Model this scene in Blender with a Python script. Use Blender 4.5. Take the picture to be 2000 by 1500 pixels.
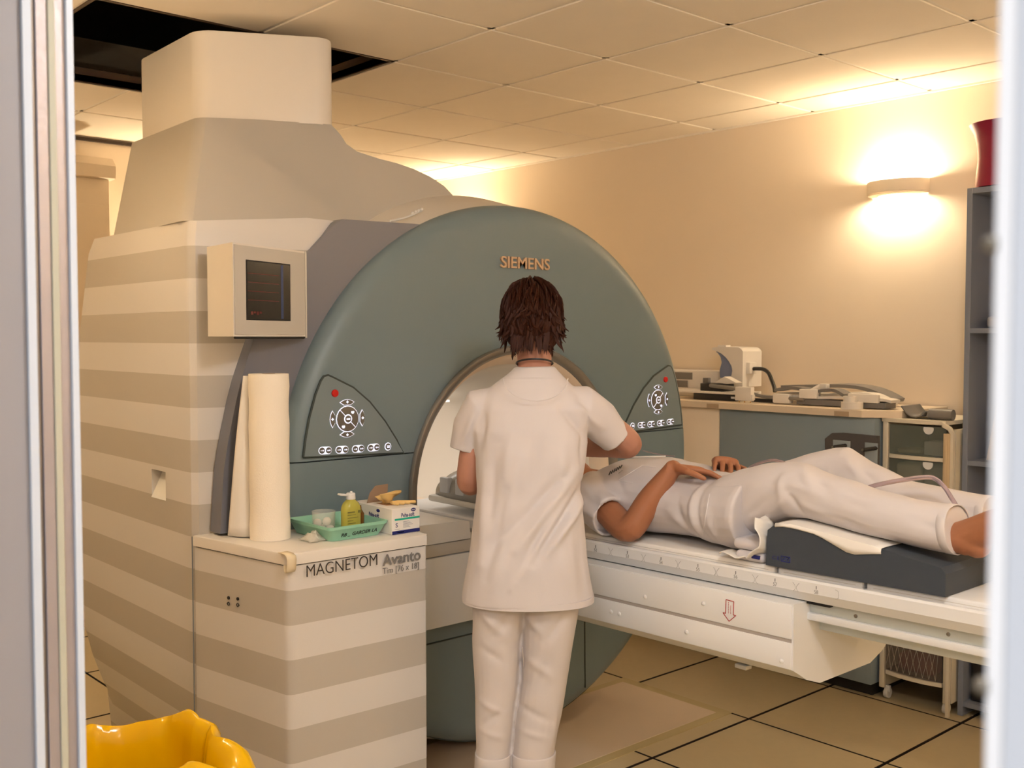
import bpy, bmesh, math, random
import numpy as np
from mathutils import Vector, Matrix, noise

for o in list(bpy.data.objects): bpy.data.objects.remove(o)
S = bpy.context.scene
COL = S.collection
random.seed(7)

# ------------------------------------------------------------------ camera
FPX, YAW, PITCH, ROLL, CAMH = 2057.96, -0.730231, -0.044649, -0.0011, 1.5569
cy, sy, cp, sp = math.cos(YAW), math.sin(YAW), math.cos(PITCH), math.sin(PITCH)
FWD = Vector((-sy*cp, cy*cp, sp)); RT = Vector((cy, sy, 0)); UP = RT.cross(FWD)
FH = Vector((-sy, cy, 0))
CO = Vector((0, 0, CAMH))
cam_d = bpy.data.cameras.new('camera'); cam = bpy.data.objects.new('camera', cam_d); COL.objects.link(cam)
cam.matrix_world = Matrix((
    (RT.x, UP.x, -FWD.x, 0), (RT.y, UP.y, -FWD.y, 0), (RT.z, UP.z, -FWD.z, CAMH), (0, 0, 0, 1)))
cam_d.sensor_width = 36; cam_d.lens = FPX/2000*36
cam_d.clip_start = 0.02
cam_d.dof.use_dof = True; cam_d.dof.focus_distance = 3.2; cam_d.dof.aperture_fstop = 7.0
S.camera = cam

def hit(px, py, ax, val):
    d = FWD + RT*((px-1000)/FPX) + UP*((750-py)/FPX)
    i = 'XYZ'.index(ax); t = (val-CO[i])/d[i]
    return CO + d*t

# ------------------------------------------------------------------ world, exposure
w = bpy.data.worlds.new('world'); S.world = w; w.use_nodes = True
w.node_tree.nodes['Background'].inputs[0].default_value = (0.9, 0.85, 0.8, 1)
w.node_tree.nodes['Background'].inputs[1].default_value = 0.05
S.view_settings.view_transform = 'Standard'; S.view_settings.look = 'None'
S.view_settings.gamma = 1; S.view_settings.use_curve_mapping = False
S.view_settings.exposure = 0.24
CONTROL_W = 40.0      # added control-room fill light, unseen behind the camera
SCONCE_W = 22.0       # every wall sconce
WARM = (1.0, 0.83, 0.58)
FILL_W = 38.0        # added round opal fill lamp near the doorway, out of view

# ------------------------------------------------------------------ materials
def lin(c):
    return tuple(((v/255)/12.92 if v/255 <= .04045 else ((v/255+.055)/1.055)**2.4) for v in c) + (1,)
MATS = {}
def M(name, col, rough=.5, metal=0., var=0., vscale=12., bump=0., bscale=200., trans=0., ior=1.45, emit=None, estr=0., sub=0., spec=.5, alpha=1., aniso=0.):
    if name in MATS: return MATS[name]
    m = bpy.data.materials.new(name); m.use_nodes = True; nt = m.node_tree; p = nt.nodes['Principled BSDF']
    c = lin(col)
    p.inputs['Base Color'].default_value = c; p.inputs['Roughness'].default_value = rough
    p.inputs['Metallic'].default_value = metal; p.inputs['Transmission Weight'].default_value = trans
    p.inputs['IOR'].default_value = ior; p.inputs['Specular IOR Level'].default_value = spec
    p.inputs['Alpha'].default_value = alpha
    if sub: 
        p.inputs['Subsurface Weight'].default_value = sub; p.inputs['Subsurface Radius'].default_value = (.012, .005, .003); p.inputs['Subsurface Scale'].default_value = 1
    if emit:
        p.inputs['Emission Color'].default_value = lin(emit); p.inputs['Emission Strength'].default_value = estr
    if var or bump:
        tc = nt.nodes.new('ShaderNodeTexCoord')
    if var:
        n = nt.nodes.new('ShaderNodeTexNoise'); n.inputs['Scale'].default_value = vscale; n.inputs['Detail'].default_value = 5
        r = nt.nodes.new('ShaderNodeMix'); r.data_type = 'RGBA'
        r.inputs[6].default_value = tuple(v*(1-var) for v in c[:3])+(1,); r.inputs[7].default_value = tuple(min(1, v*(1+var)) for v in c[:3])+(1,)
        nt.links.new(tc.outputs['Object'], n.inputs['Vector']); nt.links.new(n.outputs['Fac'], r.inputs[0]); nt.links.new(r.outputs[2], p.inputs['Base Color'])
    if bump:
        n2 = nt.nodes.new('ShaderNodeTexNoise'); n2.inputs['Scale'].default_value = bscale; n2.inputs['Detail'].default_value = 3
        b = nt.nodes.new('ShaderNodeBump'); b.inputs['Strength'].default_value = bump; b.inputs['Distance'].default_value = .002
        nt.links.new(tc.outputs['Object'], n2.inputs['Vector']); nt.links.new(n2.outputs['Fac'], b.inputs['Height']); nt.links.new(b.outputs[0], p.inputs['Normal'])
    MATS[name] = m
    return m

def stripe_material():
    m = M('striped_cover', (236, 226, 206), .38, bump=.12, bscale=600)
    nt = m.node_tree; p = nt.nodes['Principled BSDF']
    g = nt.nodes.new('ShaderNodeNewGeometry'); sx = nt.nodes.new('ShaderNodeSeparateXYZ'); nt.links.new(g.outputs['Position'], sx.inputs[0])
    def mth(op, a, b):
        n = nt.nodes.new('ShaderNodeMath'); n.operation = op
        for i, v in enumerate((a, b)):
            if isinstance(v, (int, float)): n.inputs[i].default_value = v
            else: nt.links.new(v, n.inputs[i])
        return n.outputs[0]
    f = mth('FRACT', mth('DIVIDE', mth('SUBTRACT', sx.outputs[2], .037), .2), 0)
    d = mth('MULTIPLY', mth('GREATER_THAN', f, .5), mth('LESS_THAN', sx.outputs[2], 1.838))
    mx = nt.nodes.new('ShaderNodeMix'); mx.data_type = 'RGBA'
    mx.inputs[6].default_value = lin((218, 213, 208)); mx.inputs[7].default_value = lin((190, 183, 173))
    nt.links.new(d, mx.inputs[0]); nt.links.new(mx.outputs[2], p.inputs['Base Color'])
    return m

WALL = M('wall_paint', (240, 224, 202), .75, var=.02, vscale=3, bump=.15, bscale=350)
CEIL = M('ceiling_tile', (250, 238, 220), .85, var=.02, vscale=8, bump=.25, bscale=500)
TBAR = M('ceiling_bar', (250, 240, 225), .5)
VOID = M('plenum_dark', (30, 24, 20), .9)
FLOOR = M('floor_tile', (192, 176, 142), .42, var=.05, vscale=30, bump=.05)
JOINT = M('floor_joint', (28, 20, 16), .8)
MAT_ = M('floor_mat', (210, 190, 168), .5, var=.03, vscale=6)
TAPE = M('beige_tape', (186, 170, 128), .55)
STRIPE = stripe_material()
CREAM = M('cream_cover', (228, 221, 212), .4, bump=.1, bscale=600)
HOOD = M('greige_cover', (196, 190, 181), .42, bump=.12, bscale=600)
DISC = M('grey_green_cover', (116, 132, 138), .36, bump=.15, bscale=700)
SILVER = M('silver_cover', (122, 124, 136), .36, metal=.2, bump=.06, bscale=500)
TRIM = M('silver_trim', (150, 146, 140), .3, metal=.6)
BORE = M('bore_white', (236, 230, 220), .35)
GROOVE = M('dark_groove', (60, 68, 66), .7)
DARK = M('dark_gap', (35, 33, 32), .7)
WHITE = M('white_enamel', (226, 225, 224), .35, bump=.06, bscale=500)
ALU = M('satin_aluminium', (208, 208, 204), .38, metal=.55)
RAILM = M('rail_grey', (205, 210, 206), .4, metal=.15)
SCREW = M('screw_steel', (150, 145, 135), .35, metal=.9)
INK = M('black_ink', (30, 30, 32), .6)
GREYINK = M('grey_ink', (150, 148, 146), .5)
REDINK = M('red_ink', (170, 40, 40), .6)
BLUEINK = M('navy_ink', (34, 40, 110), .6)
TEALINK = M('teal_ink', (40, 180, 150), .6)
FOAM = M('grey_foam', (60, 66, 74), .85, var=.04, vscale=60, bump=.35, bscale=700)
CLOTH = M('white_cotton', (210, 203, 203), .85, bump=.4, bscale=1200)
CLOTH2 = M('white_cotton_trousers', (212, 204, 202), .85, bump=.4, bscale=1200)
PAPER = M('white_paper', (240, 234, 226), .8)
ROLLP = M('tissue_paper', (248, 238, 222), .9, bump=.5, bscale=250)
SKIN = M('skin', (176, 126, 106), .5, var=.06, vscale=25, sub=.08, bump=.1, bscale=500)
SKIN2 = M('skin_tan', (162, 106, 74), .5, var=.06, vscale=25, sub=.08, bump=.12, bscale=500)
HAIR = M('brown_hair', (52, 22, 9), .6, var=.4, vscale=90, spec=.25)
HAIR2 = M('dark_hair', (40, 26, 20), .45, var=.3, vscale=90)
BLACK = M('black_plastic', (32, 31, 32), .4)
GREYP = M('grey_plastic', (122, 118, 114), .5)
BLUEGREY = M('blue_grey_laminate', (136, 150, 158), .5)
SHELFM = M('shelf_laminate', (104, 116, 152), .5)
MINT = M('mint_plastic', (150, 205, 178), .35)
CLEARP = M('clear_plastic', (235, 235, 228), .12, alpha=.22)
SMOKE = M('smoky_plastic', (120, 128, 118), .15, alpha=.42)
TUBE = M('clear_tube', (215, 195, 200), .15, trans=.75, ior=1.35)
YELLOWB = M('yellow_liquid', (205, 196, 92), .18, trans=.3, ior=1.35)
COTTON = M('cotton_wool', (244, 236, 224), .95, bump=.8, bscale=300)
LATEX = M('latex_glove', (228, 190, 120), .5)
CARD = M('brown_card', (150, 122, 98), .8)
YELLOW = M('yellow_bag', (236, 184, 2), .16, var=.03, vscale=5)
BINM = M('bin_plastic', (150, 150, 150), .5)
RED = M('crimson_ceramic', (140, 28, 60), .35)
JAMBG = M('jamb_lacquer', (152, 148, 150), .45)
JAMBM = M('brushed_metal', (176, 170, 174), .33, metal=.55, var=.08, vscale=20, bump=.2, bscale=90)
JAMBC = M('cream_gasket', (184, 180, 160), .5)
JAMBW = M('white_gasket', (206, 212, 222), .4)
PLASTER = M('sconce_plaster', (236, 222, 200), .7)
BULB = M('lamp_glass', (255, 240, 210), .4, emit=(255, 214, 150), estr=9)
FILLPANEL = M('fill_diffuser', (255, 255, 255), .4, emit=(235, 240, 255), estr=2.5)  # glowing panel of the added control-room fill light
KEYM = M('key_grey', (110, 104, 94), .35)
KEYGLOW = M('key_backlight', (235, 240, 255), .4, emit=(225, 230, 255), estr=.75)
KEYRED = M('key_red', (200, 30, 24), .35)
CELLO = M('cellophane', (244, 238, 224), .12, alpha=.45)
MESHM = M('wire_mesh', (190, 185, 175), .4, metal=.6)
GLASSD = M('screen_dark', (22, 24, 28), .15)

# ------------------------------------------------------------------ mesh helpers
ORG = {}
def org(p):
    return ORG.get(p.name, Vector((0, 0, 0))) if p else Vector((0, 0, 0))
def tag(o, label=None, cat=None, group=None, kind=None):
    if label: o['label'] = label
    if cat: o['category'] = cat
    if group: o['group'] = group
    if kind: o['kind'] = kind
    return o
def thing(name, loc, label, cat, group=None, rz=0):
    o = bpy.data.objects.new(name, None); COL.objects.link(o); o.location = loc; o.rotation_euler = (0, 0, rz)
    o.empty_display_size = .05
    ORG[o.name] = Vector(loc) if rz == 0 else Vector((0, 0, 0))
    return tag(o, label, cat, group)
def obj(name, bm, mat, parent=None, ang=35, origin=None):
    L = org(parent)
    if parent is None and origin is not None: L = Vector(origin)
    bmesh.ops.recalc_face_normals(bm, faces=bm.faces)
    for v in bm.verts: v.co -= L
    me = bpy.data.meshes.new(name); bm.to_mesh(me); bm.free()
    for p in me.polygons: p.use_smooth = True
    me.set_sharp_from_angle(angle=math.radians(ang))
    for m in (mat if isinstance(mat, (list, tuple)) else [mat]): me.materials.append(m)
    o = bpy.data.objects.new(name, me); COL.objects.link(o)
    if parent: o.parent = parent; ORG[o.name] = L
    elif origin is not None: o.location = L; ORG[o.name] = L
    return o
def B(): return bmesh.new()
def bev(bm, geom_edges, r, seg=2):
    if r > 0: bmesh.ops.bevel(bm, geom=geom_edges, offset=r, offset_type='OFFSET', segments=seg, profile=.5, affect='EDGES', clamp_overlap=True)
def merge(dst, src):
    me = bpy.data.meshes.new('tmp'); src.to_mesh(me); src.free(); dst.from_mesh(me); bpy.data.meshes.remove(me)
def box(bm, x0, x1, y0, y1, z0, z1, r=0, seg=2, mi=0, rot=None):
    b = B(); bmesh.ops.create_cube(b, size=1)
    for v in b.verts: v.co = Vector(((x0+x1)/2+v.co.x*(x1-x0), (y0+y1)/2+v.co.y*(y1-y0), (z0+z1)/2+v.co.z*(z1-z0)))
    bev(b, b.edges[:], r, seg)
    for f in b.faces: f.material_index = mi
    if rot:
        c = Vector(((x0+x1)/2, (y0+y1)/2, (z0+z1)/2))
        bmesh.ops.rotate(b, verts=b.verts, cent=c, matrix=rot)
    merge(bm, b); return bm
def poly_prism(bm, pts, a, b_, r=0, seg=2, axis='Y', vert_r=0):
    """pts: 2-D outline; axis Y -> (x,z), X -> (y,z), Z -> (x,y); extruded from a to b_"""
    b = B()
    def P(p, t):
        return {'Y': (p[0], t, p[1]), 'X': (t, p[0], p[1]), 'Z': (p[0], p[1], t)}[axis]
    v0 = [b.verts.new(P(p, a)) for p in pts]; v1 = [b.verts.new(P(p, b_)) for p in pts]
    b.faces.new(v0); b.faces.new(v1[::-1]); n = len(pts); side = []
    for i in range(n): b.faces.new((v0[i], v1[i], v1[(i+1) % n], v0[(i+1) % n]))
    b.edges.ensure_lookup_table()
    if vert_r:
        ed = [e for e in b.edges if (e.verts[0] in v0) != (e.verts[1] in v0)]
        bev(b, ed, vert_r, 5)
    if r: bev(b, [e for e in b.edges if e.calc_face_angle(0) > .6], r, seg)
    merge(bm, b); return bm
def ring(c, ax, ay, rx, ry, n=24, e=2.0, a0=0):
    c = Vector(c); ax = Vector(ax); ay = Vector(ay); out = []
    for i in range(n):
        t = a0+2*math.pi*i/n; ct, st = math.cos(t), math.sin(t)
        out.append(c+ax*(rx*math.copysign(abs(ct)**(2/e), ct))+ay*(ry*math.copysign(abs(st)**(2/e), st)))
    return out
def loft(bm, rings, cap=True, closed=True, mi=0):
    vs = [[bm.verts.new(p) for p in r] for r in rings]
    n = len(vs[0]); fs = []
    for a, b in zip(vs, vs[1:]):
        for i in range(n if closed else n-1):
            fs.append(bm.faces.new((a[i], a[(i+1) % n], b[(i+1) % n], b[i])))
    if cap and closed:
        fs.append(bm.faces.new(vs[0][::-1])); fs.append(bm.faces.new(vs[-1]))
    for f in fs: f.material_index = mi
    return bm
def frames(pts, up=None):
    pts = [Vector(p) for p in pts]; T = []
    for i in range(len(pts)):
        a = pts[max(0, i-1)]; b = pts[min(len(pts)-1, i+1)]; T.append((b-a).normalized())
    u = Vector(up) if up else (Vector((0, 0, 1)) if abs(T[0].z) < .9 else Vector((1, 0, 0)))
    F = []; n = (u-T[0]*u.dot(T[0])).normalized()
    for t in T:
        n = (n-t*n.dot(t)).normalized(); F.append((t, n, t.cross(n)))
    return pts, F
def tube(bm, pts, r, n=10, cap=True, up=None, ell=1.0, dome=False, mi=0):
    pts, F = frames(pts, up); R = r if isinstance(r, (list, tuple)) else [r]*len(pts)
    rings = []
    if dome:
        for k in (80, 55, 25):
            a = math.radians(k); rings.append(ring(pts[0]-F[0][0]*R[0]*math.sin(a), F[0][1], F[0][2], R[0]*math.cos(a), R[0]*math.cos(a)*ell, n))
    for p, f, q in zip(pts, F, R): rings.append(ring(p, f[1], f[2], q, q*ell, n))
    if dome:
        for k in (25, 55, 80):
            a = math.radians(k); rings.append(ring(pts[-1]+F[-1][0]*R[-1]*math.sin(a), F[-1][1], F[-1][2], R[-1]*math.cos(a), R[-1]*math.cos(a)*ell, n))
    return loft(bm, rings, cap, mi=mi)
def spline(pts, n=8):
    pts = [Vector(p) for p in pts]; out = []
    for i in range(len(pts)-1):
        p0 = pts[max(0, i-1)]; p1 = pts[i]; p2 = pts[i+1]; p3 = pts[min(len(pts)-1, i+2)]
        for k in range(n):
            t = k/n
            out.append(.5*((2*p1)+(p2-p0)*t+(2*p0-5*p1+4*p2-p3)*t*t+(3*p1-p0-3*p2+p3)*t**3))
    out.append(pts[-1]); return out
def interp(xs, ys, x): return float(np.interp(x, xs, ys))
def lathe(bm, prof, c, n=32, axis='Z', cap=True, mi=0):
    c = Vector(c); ax = {'Z': ((1, 0, 0), (0, 1, 0), (0, 0, 1)), 'Y': ((1, 0, 0), (0, 0, 1), (0, 1, 0)), 'X': ((0, 1, 0), (0, 0, 1), (1, 0, 0))}[axis]
    return loft(bm, [ring(c+Vector(ax[2])*h, ax[0], ax[1], max(r, 1e-4), max(r, 1e-4), n) for r, h in prof], cap, mi=mi)
def ellipsoid(bm, c, rx, ry, rz, n=20, m=12):
    c = Vector(c)
    return loft(bm, [ring(c+Vector((0, 0, -rz*math.cos(math.pi*k/m))), (1, 0, 0), (0, 1, 0), max(rx*math.sin(math.pi*k/m), 1e-4), max(ry*math.sin(math.pi*k/m), 1e-4), n) for k in range(m+1)])
FACE_NEGY = Matrix(((1, 0, 0), (0, 0, -1), (0, 1, 0)))       # text plane facing -Y (columns x->X, y->Z, n->-Y)
FACE_NEGX = Matrix(((0, 0, -1), (-1, 0, 0), (0, 1, 0)))      # facing -X, text runs towards -Y
FACE_UP = Matrix(((1, 0, 0), (0, 1, 0), (0, 0, 1)))
def text_bm(s, pos, rot, width, height, ext=.0006, offset=0., rz=0., shear=0.):
    cu = bpy.data.curves.new('t', 'FONT'); cu.body = s; cu.extrude = .01; cu.offset = offset; cu.resolution_u = 4; cu.shear = shear
    to = bpy.data.objects.new('t', cu); COL.objects.link(to); bpy.context.view_layer.update()
    dg = bpy.context.evaluated_depsgraph_get(); me = bpy.data.meshes.new_from_object(to.evaluated_get(dg))
    bm = B(); bm.from_mesh(me); bpy.data.objects.remove(to); bpy.data.curves.remove(cu); bpy.data.meshes.remove(me)
    xs = [v.co.x for v in bm.verts]; ys = [v.co.y for v in bm.verts]
    x0, x1, y0, y1 = min(xs), max(xs), min(ys), max(ys)
    R = Matrix.Rotation(rz, 3, 'Z')
    for v in bm.verts:
        p = Vector(((v.co.x-x0)/(x1-x0)*width, (v.co.y-y0)/(y1-y0)*height, 0)); p = R @ p
        p.z = v.co.z/.01*ext
        v.co = Vector(pos)+rot @ p
    return bm
def remesh(o, voxel, smooth=4, fac=.5):
    m = o.modifiers.new('r', 'REMESH'); m.mode = 'VOXEL'; m.voxel_size = voxel; m.adaptivity = 0
    s = o.modifiers.new('s', 'SMOOTH'); s.iterations = smooth; s.factor = fac
    bpy.context.view_layer.update(); dg = bpy.context.evaluated_depsgraph_get()
    me = bpy.data.meshes.new_from_object(o.evaluated_get(dg)); old = o.data; mats = list(old.materials)
    o.modifiers.clear(); o.data = me; me.name = old.name; bpy.data.meshes.remove(old)
    me.materials.clear()
    for k in mats: me.materials.append(k)
    for p in me.polygons: p.use_smooth = True; p.material_index = 0
    return o
def folds(o, segs, wob=0., wscale=8., gain=1., skip=None):
    """raise or sink soft creases: segs = (p0, p1, width, amplitude) in the object's own space"""
    me = o.data; n = len(me.vertices); co = np.empty(n*3); me.vertices.foreach_get('co', co); co = co.reshape(-1, 3)
    no = np.empty(n*3); me.vertices.foreach_get('normal', no); no = no.reshape(-1, 3)
    d = np.zeros(n); 
    for p0, p1, wd, am in segs:
        p0 = np.array(p0, float); p1 = np.array(p1, float); C_o = co.copy()
        if skip is not None: p0[skip] = 0; p1[skip] = 0; C_o[:, skip] = 0
        u = p1-p0; L = u@u
        t = np.clip(((C_o-p0)@u)/L, 0, 1); q = p0+t[:, None]*u; dist = np.sqrt(((C_o-q)**2).sum(1))
        d += gain*am*np.exp(-(dist/wd)**2)*(.35+.65*np.sin(np.pi*np.clip(t, .02, .98)))
    if skip is not None: d *= np.clip(.25-no[:, skip], 0, .5)/.5
    if wob:
        d += np.array([wob*noise.noise(Vector(c)*wscale) for c in co])
    co = co+no*d[:, None]; me.vertices.foreach_set('co', co.ravel()); me.update()
def surf(px, py, o, lift=.001):
    """point where the line of sight through a pixel meets the surface of an object"""
    bpy.context.view_layer.update(); mi_ = o.matrix_world.inverted(); d = (FWD+RT*((px-1000)/FPX)+UP*((750-py)/FPX)).normalized()
    ok, p, n, i = o.ray_cast(mi_ @ CO, (mi_.to_3x3() @ d).normalized())
    return o.matrix_world @ (p+n*lift) if ok else None
def copy_tree(o, parent=None):
    c = o.copy(); COL.objects.link(c); c.parent = parent; ORG[c.name] = org(o)
    for ch in [k for k in o.children]: copy_tree(ch, c)
    return c

# ------------------------------------------------------------------ room shell
ZC = 2.668; XW = 4.619; YB = 5.95; XL = .50; XLO = .38; YF = -1.7; DY0, DY1, DH = .168, 1.43, 2.12
def struct(name, bm, mat, label, cat): return tag(obj(name, bm, mat), label, cat, kind='structure')
struct('wall_right', box(B(), XW, XW+.12, YF-.12, YB+.12, -.05, 3.3), WALL, 'cream painted wall behind the counter and the lit wall lamp', 'wall')
struct('wall_back', box(B(), XL, XW, YB, YB+.12, -.05, 3.3), WALL, 'cream painted wall behind the scanner', 'wall')
struct('wall_front', box(B(), XL, XW, YF-.12, YF, -.05, 3.3), WALL, 'cream painted wall past the foot end of the table', 'wall')
bm = B(); box(bm, XLO, XL, DY1+.06, YB+.12, -.05, 3.3); box(bm, XLO, XL, YF-.12, DY0-.06, -.05, 3.3); box(bm, XLO, XL, DY0-.06, DY1+.06, DH+.06, 3.3)
struct('wall_left', bm, WALL, 'cream painted wall around the open doorway', 'wall')
# control room behind the camera
bm = B(); box(bm, -2.9, -2.8, -2.3, 2.6, -.05, 2.7)
struct('wall_control_far', bm, M('control_paint', (232, 230, 226), .8), 'white wall of the control room', 'wall')
struct('wall_control_side', box(B(), -2.8, XLO, 2.5, 2.6, -.05, 2.7), MATS['control_paint'], 'white side wall of the control room beside the door', 'wall')
struct('wall_control_end', box(B(), -2.8, XLO, -2.3, -2.2, -.05, 2.7), MATS['control_paint'], 'white end wall of the control room', 'wall')
struct('ceiling_control', box(B(), -2.8, XLO, -2.2, 2.5, 2.62, 2.7), MATS['control_paint'], 'white ceiling of the control room', 'ceiling')
struct('floor_control', box(B(), -2.8, XLO, -2.2, 2.5, -.05, 0), M('control_floor', (170, 165, 158), .5), 'grey floor of the control room', 'floor')
lt = thing('control_fill_light', (-1.05, -.35, 2.55), 'added unseen white fill light above the control room', 'fill light')
box(bm := B(), -1.4, -.7, -.95, .25, 2.56, 2.62); obj('frame', bm, WHITE, lt)
box(bm := B(), -1.37, -.73, -.92, .22, 2.55, 2.561); obj('diffuser', bm, FILLPANEL, lt)
ld = bpy.data.lights.new('control_fill', 'AREA'); ld.shape = 'RECTANGLE'; ld.size = .62; ld.size_y = 1.12; ld.energy = CONTROL_W; ld.color = (.98, .98, 1)  # added to brighten what is seen from the doorway
lo = bpy.data.objects.new('control_fill', ld); COL.objects.link(lo); lo.parent = lt; lo.location = (0, 0, -.005)

# floor with single tiles
fl = struct('floor', box(B(), XL-.12, XW, YF, YB, -.06, -.012), JOINT, 'raised floor of square beige tiles with dark joints', 'floor')
tile_me = {}
def tile(name, me_key, x0, x1, y0, y1, z0, z1, mat, parent, r):
    k = (me_key, round(x1-x0, 3), round(y1-y0, 3))
    if k not in tile_me:
        b = B(); box(b, 0, x1-x0, 0, y1-y0, 0, z1-z0, r, 1); me = bpy.data.meshes.new(name)
        bmesh.ops.recalc_face_normals(b, faces=b.faces); b.to_mesh(me); b.free(); me.materials.append(mat); me.materials.append(JOINT)
        if me_key == 'f':
            for p in me.polygons: p.material_index = 0 if p.normal.z > .9 else 1
        tile_me[k] = me
    o = bpy.data.objects.new(name, tile_me[k]); COL.objects.link(o); o.location = (x0, y0, z0); o.parent = parent; return o
xs = sorted([4.145+.6*k for k in range(-7, 1)]); xs = [XLO]+[x for x in xs if XL < x < XW]+[XW]
ys = [YF]+[y for y in [2.510+.6*k for k in range(-9, 7)] if YF < y < YB]+[YB]
for a, b in zip(xs, xs[1:]):
    for c, d in zip(ys, ys[1:]): tile('floor_tile', 'f', a+.004, b-.004, c+.0055, d-.0055, -.02, 0, FLOOR, fl, .0015)
# ceiling
ce = struct('ceiling', box(B(), XL, XW, YF, YB, 3.2, 3.3), VOID, 'suspended ceiling of square cream tiles around an open dark hatch', 'ceiling')
cx_ = [XL]+[x for x in [3.114+.6*k for k in range(-5, 3)] if XL < x < XW]+[XW]
cy_ = [YF]+[y for y in [2.318+.6*k for k in range(-8, 8)] if YF < y < YB]+[YB]
HX0, HX1, HY0, HY1 = 1.314, 2.514, 3.518, 4.718
for a, b in zip(cx_, cx_[1:]):
    for c, d in zip(cy_, cy_[1:]):
        if HX0-.01 < a < HX1-.01 and HY0-.01 < c < HY1-.01: continue
        tile('ceiling_tile', 'c', a+.010, b-.010, c+.010, d-.010, ZC-.004, ZC+.016, CEIL, ce, .002)
for x in cx_[1:-1]:
    for s, e in ([(YF, HY0), (HY1, YB)] if HX0+.1 < x < HX1-.1 else [(YF, YB)]):
        obj('ceiling_bar', box(B(), x-.012, x+.012, s, e, ZC+.001, ZC+.03), TBAR, ce)
for y in cy_[1:-1]:
    for s, e in ([(XL, HX0), (HX1, XW)] if HY0+.1 < y < HY1-.1 else [(XL, XW)]):
        obj('ceiling_bar', box(B(), s, e, y-.012, y+.012, ZC+.001, ZC+.03), TBAR, ce)
hb = B()
for a in ((HX0, HX1, HY0, HY0+.012), (HX0, HX1, HY1-.012, HY1), (HX0, HX0+.012, HY0, HY1), (HX1-.012, HX1, HY0, HY1)): box(hb, *a, ZC-.004, ZC+.06)
tag(obj('hatch_frame', hb, M('hatch_brown', (70, 52, 36), .6), ce))
# edge angle along the walls
tr = struct('trim_1', box(B(), XW-.02, XW-.001, YF, YB, ZC-.012, ZC-.004), TBAR, 'thin edge angle between the right wall and the ceiling', 'trim')
struct('trim_2', box(B(), XL, XW-.02, YB-.02, YB-.001, ZC-.03, ZC-.012), M('dark_trim', (60, 48, 38), .7), 'dark strip between the back wall and the ceiling', 'trim')

# door jambs: left reveal of the shielded door
jl = thing('door_1', (.44, 1.43, 0), 'layered metal and rubber jamb of the shielded doorway', 'door frame'); tag(jl, kind='structure')
def jamb(nm, x0, x1, y0, mat): return obj(nm, box(B(), x0, x1, y0, DY1+.06, 0, DH, .0008, 1), mat, jl)
jamb('reveal_panel', XLO, .441, 1.43, JAMBG)
jamb('edge_strip', .441, .452, 1.424, JAMBW)
jamb('contact_channel', .452, .459, 1.434, M('contact_strip', (150, 146, 146), .35, metal=.7))
jamb('metal_strip', .459, .4735, 1.430, JAMBM)
jamb('gasket', .4735, .4825, 1.427, JAMBC)
jamb('metal_strip', .4825, .496, 1.431, JAMBM)
jamb('edge_strip', .496, .505, 1.425, JAMBW)
sb = B(); lathe(sb, [(.0001, 0), (.0022, .0005), (.003, .002)], (0, 0, 0), 8, 'Y'); sme = None
for k in range(26):
    if sme is None:
        s0 = obj('rivet', sb, SCREW, jl); sme = s0.data; s0.location = (.4545-.44, 1.431-1.43, .06+.08*k)
    else:
        s1 = bpy.data.objects.new('rivet', sme); COL.objects.link(s1); s1.parent = jl; s1.location = (.4545-.44, 1.431-1.43, .06+.08*k)
obj('head_panel', box(B(), XLO, .505, DY0-.06, DY1+.06, DH, DH+.06), JAMBG, jl)
jr = thing('door_2', (.44, .15, 0), 'metal jamb coloured near white for glare on the other side of the doorway', 'door frame'); tag(jr, kind='structure')
obj('metal_post', box(B(), XLO, .505, DY0-.06, DY0, 0, DH, .004, 2), M('glare_white', (248, 250, 254), .3, metal=0), jr)  # near-white colour stands in for overexposed glare on the metal
obj('face_strip', box(B(), XLO-.004, XLO+.01, DY0-.07, DY0-.009, 0, DH, .001, 1), JAMBW, jr)
for z in (1.590, 1.430):
    b = B(); lathe(b, [(.0025, -.002), (.003, .001), (.002, .003)], (XLO, DY0-.0005, z), 12, 'Y'); obj('screw_head', b, SCREW, jr)

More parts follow.
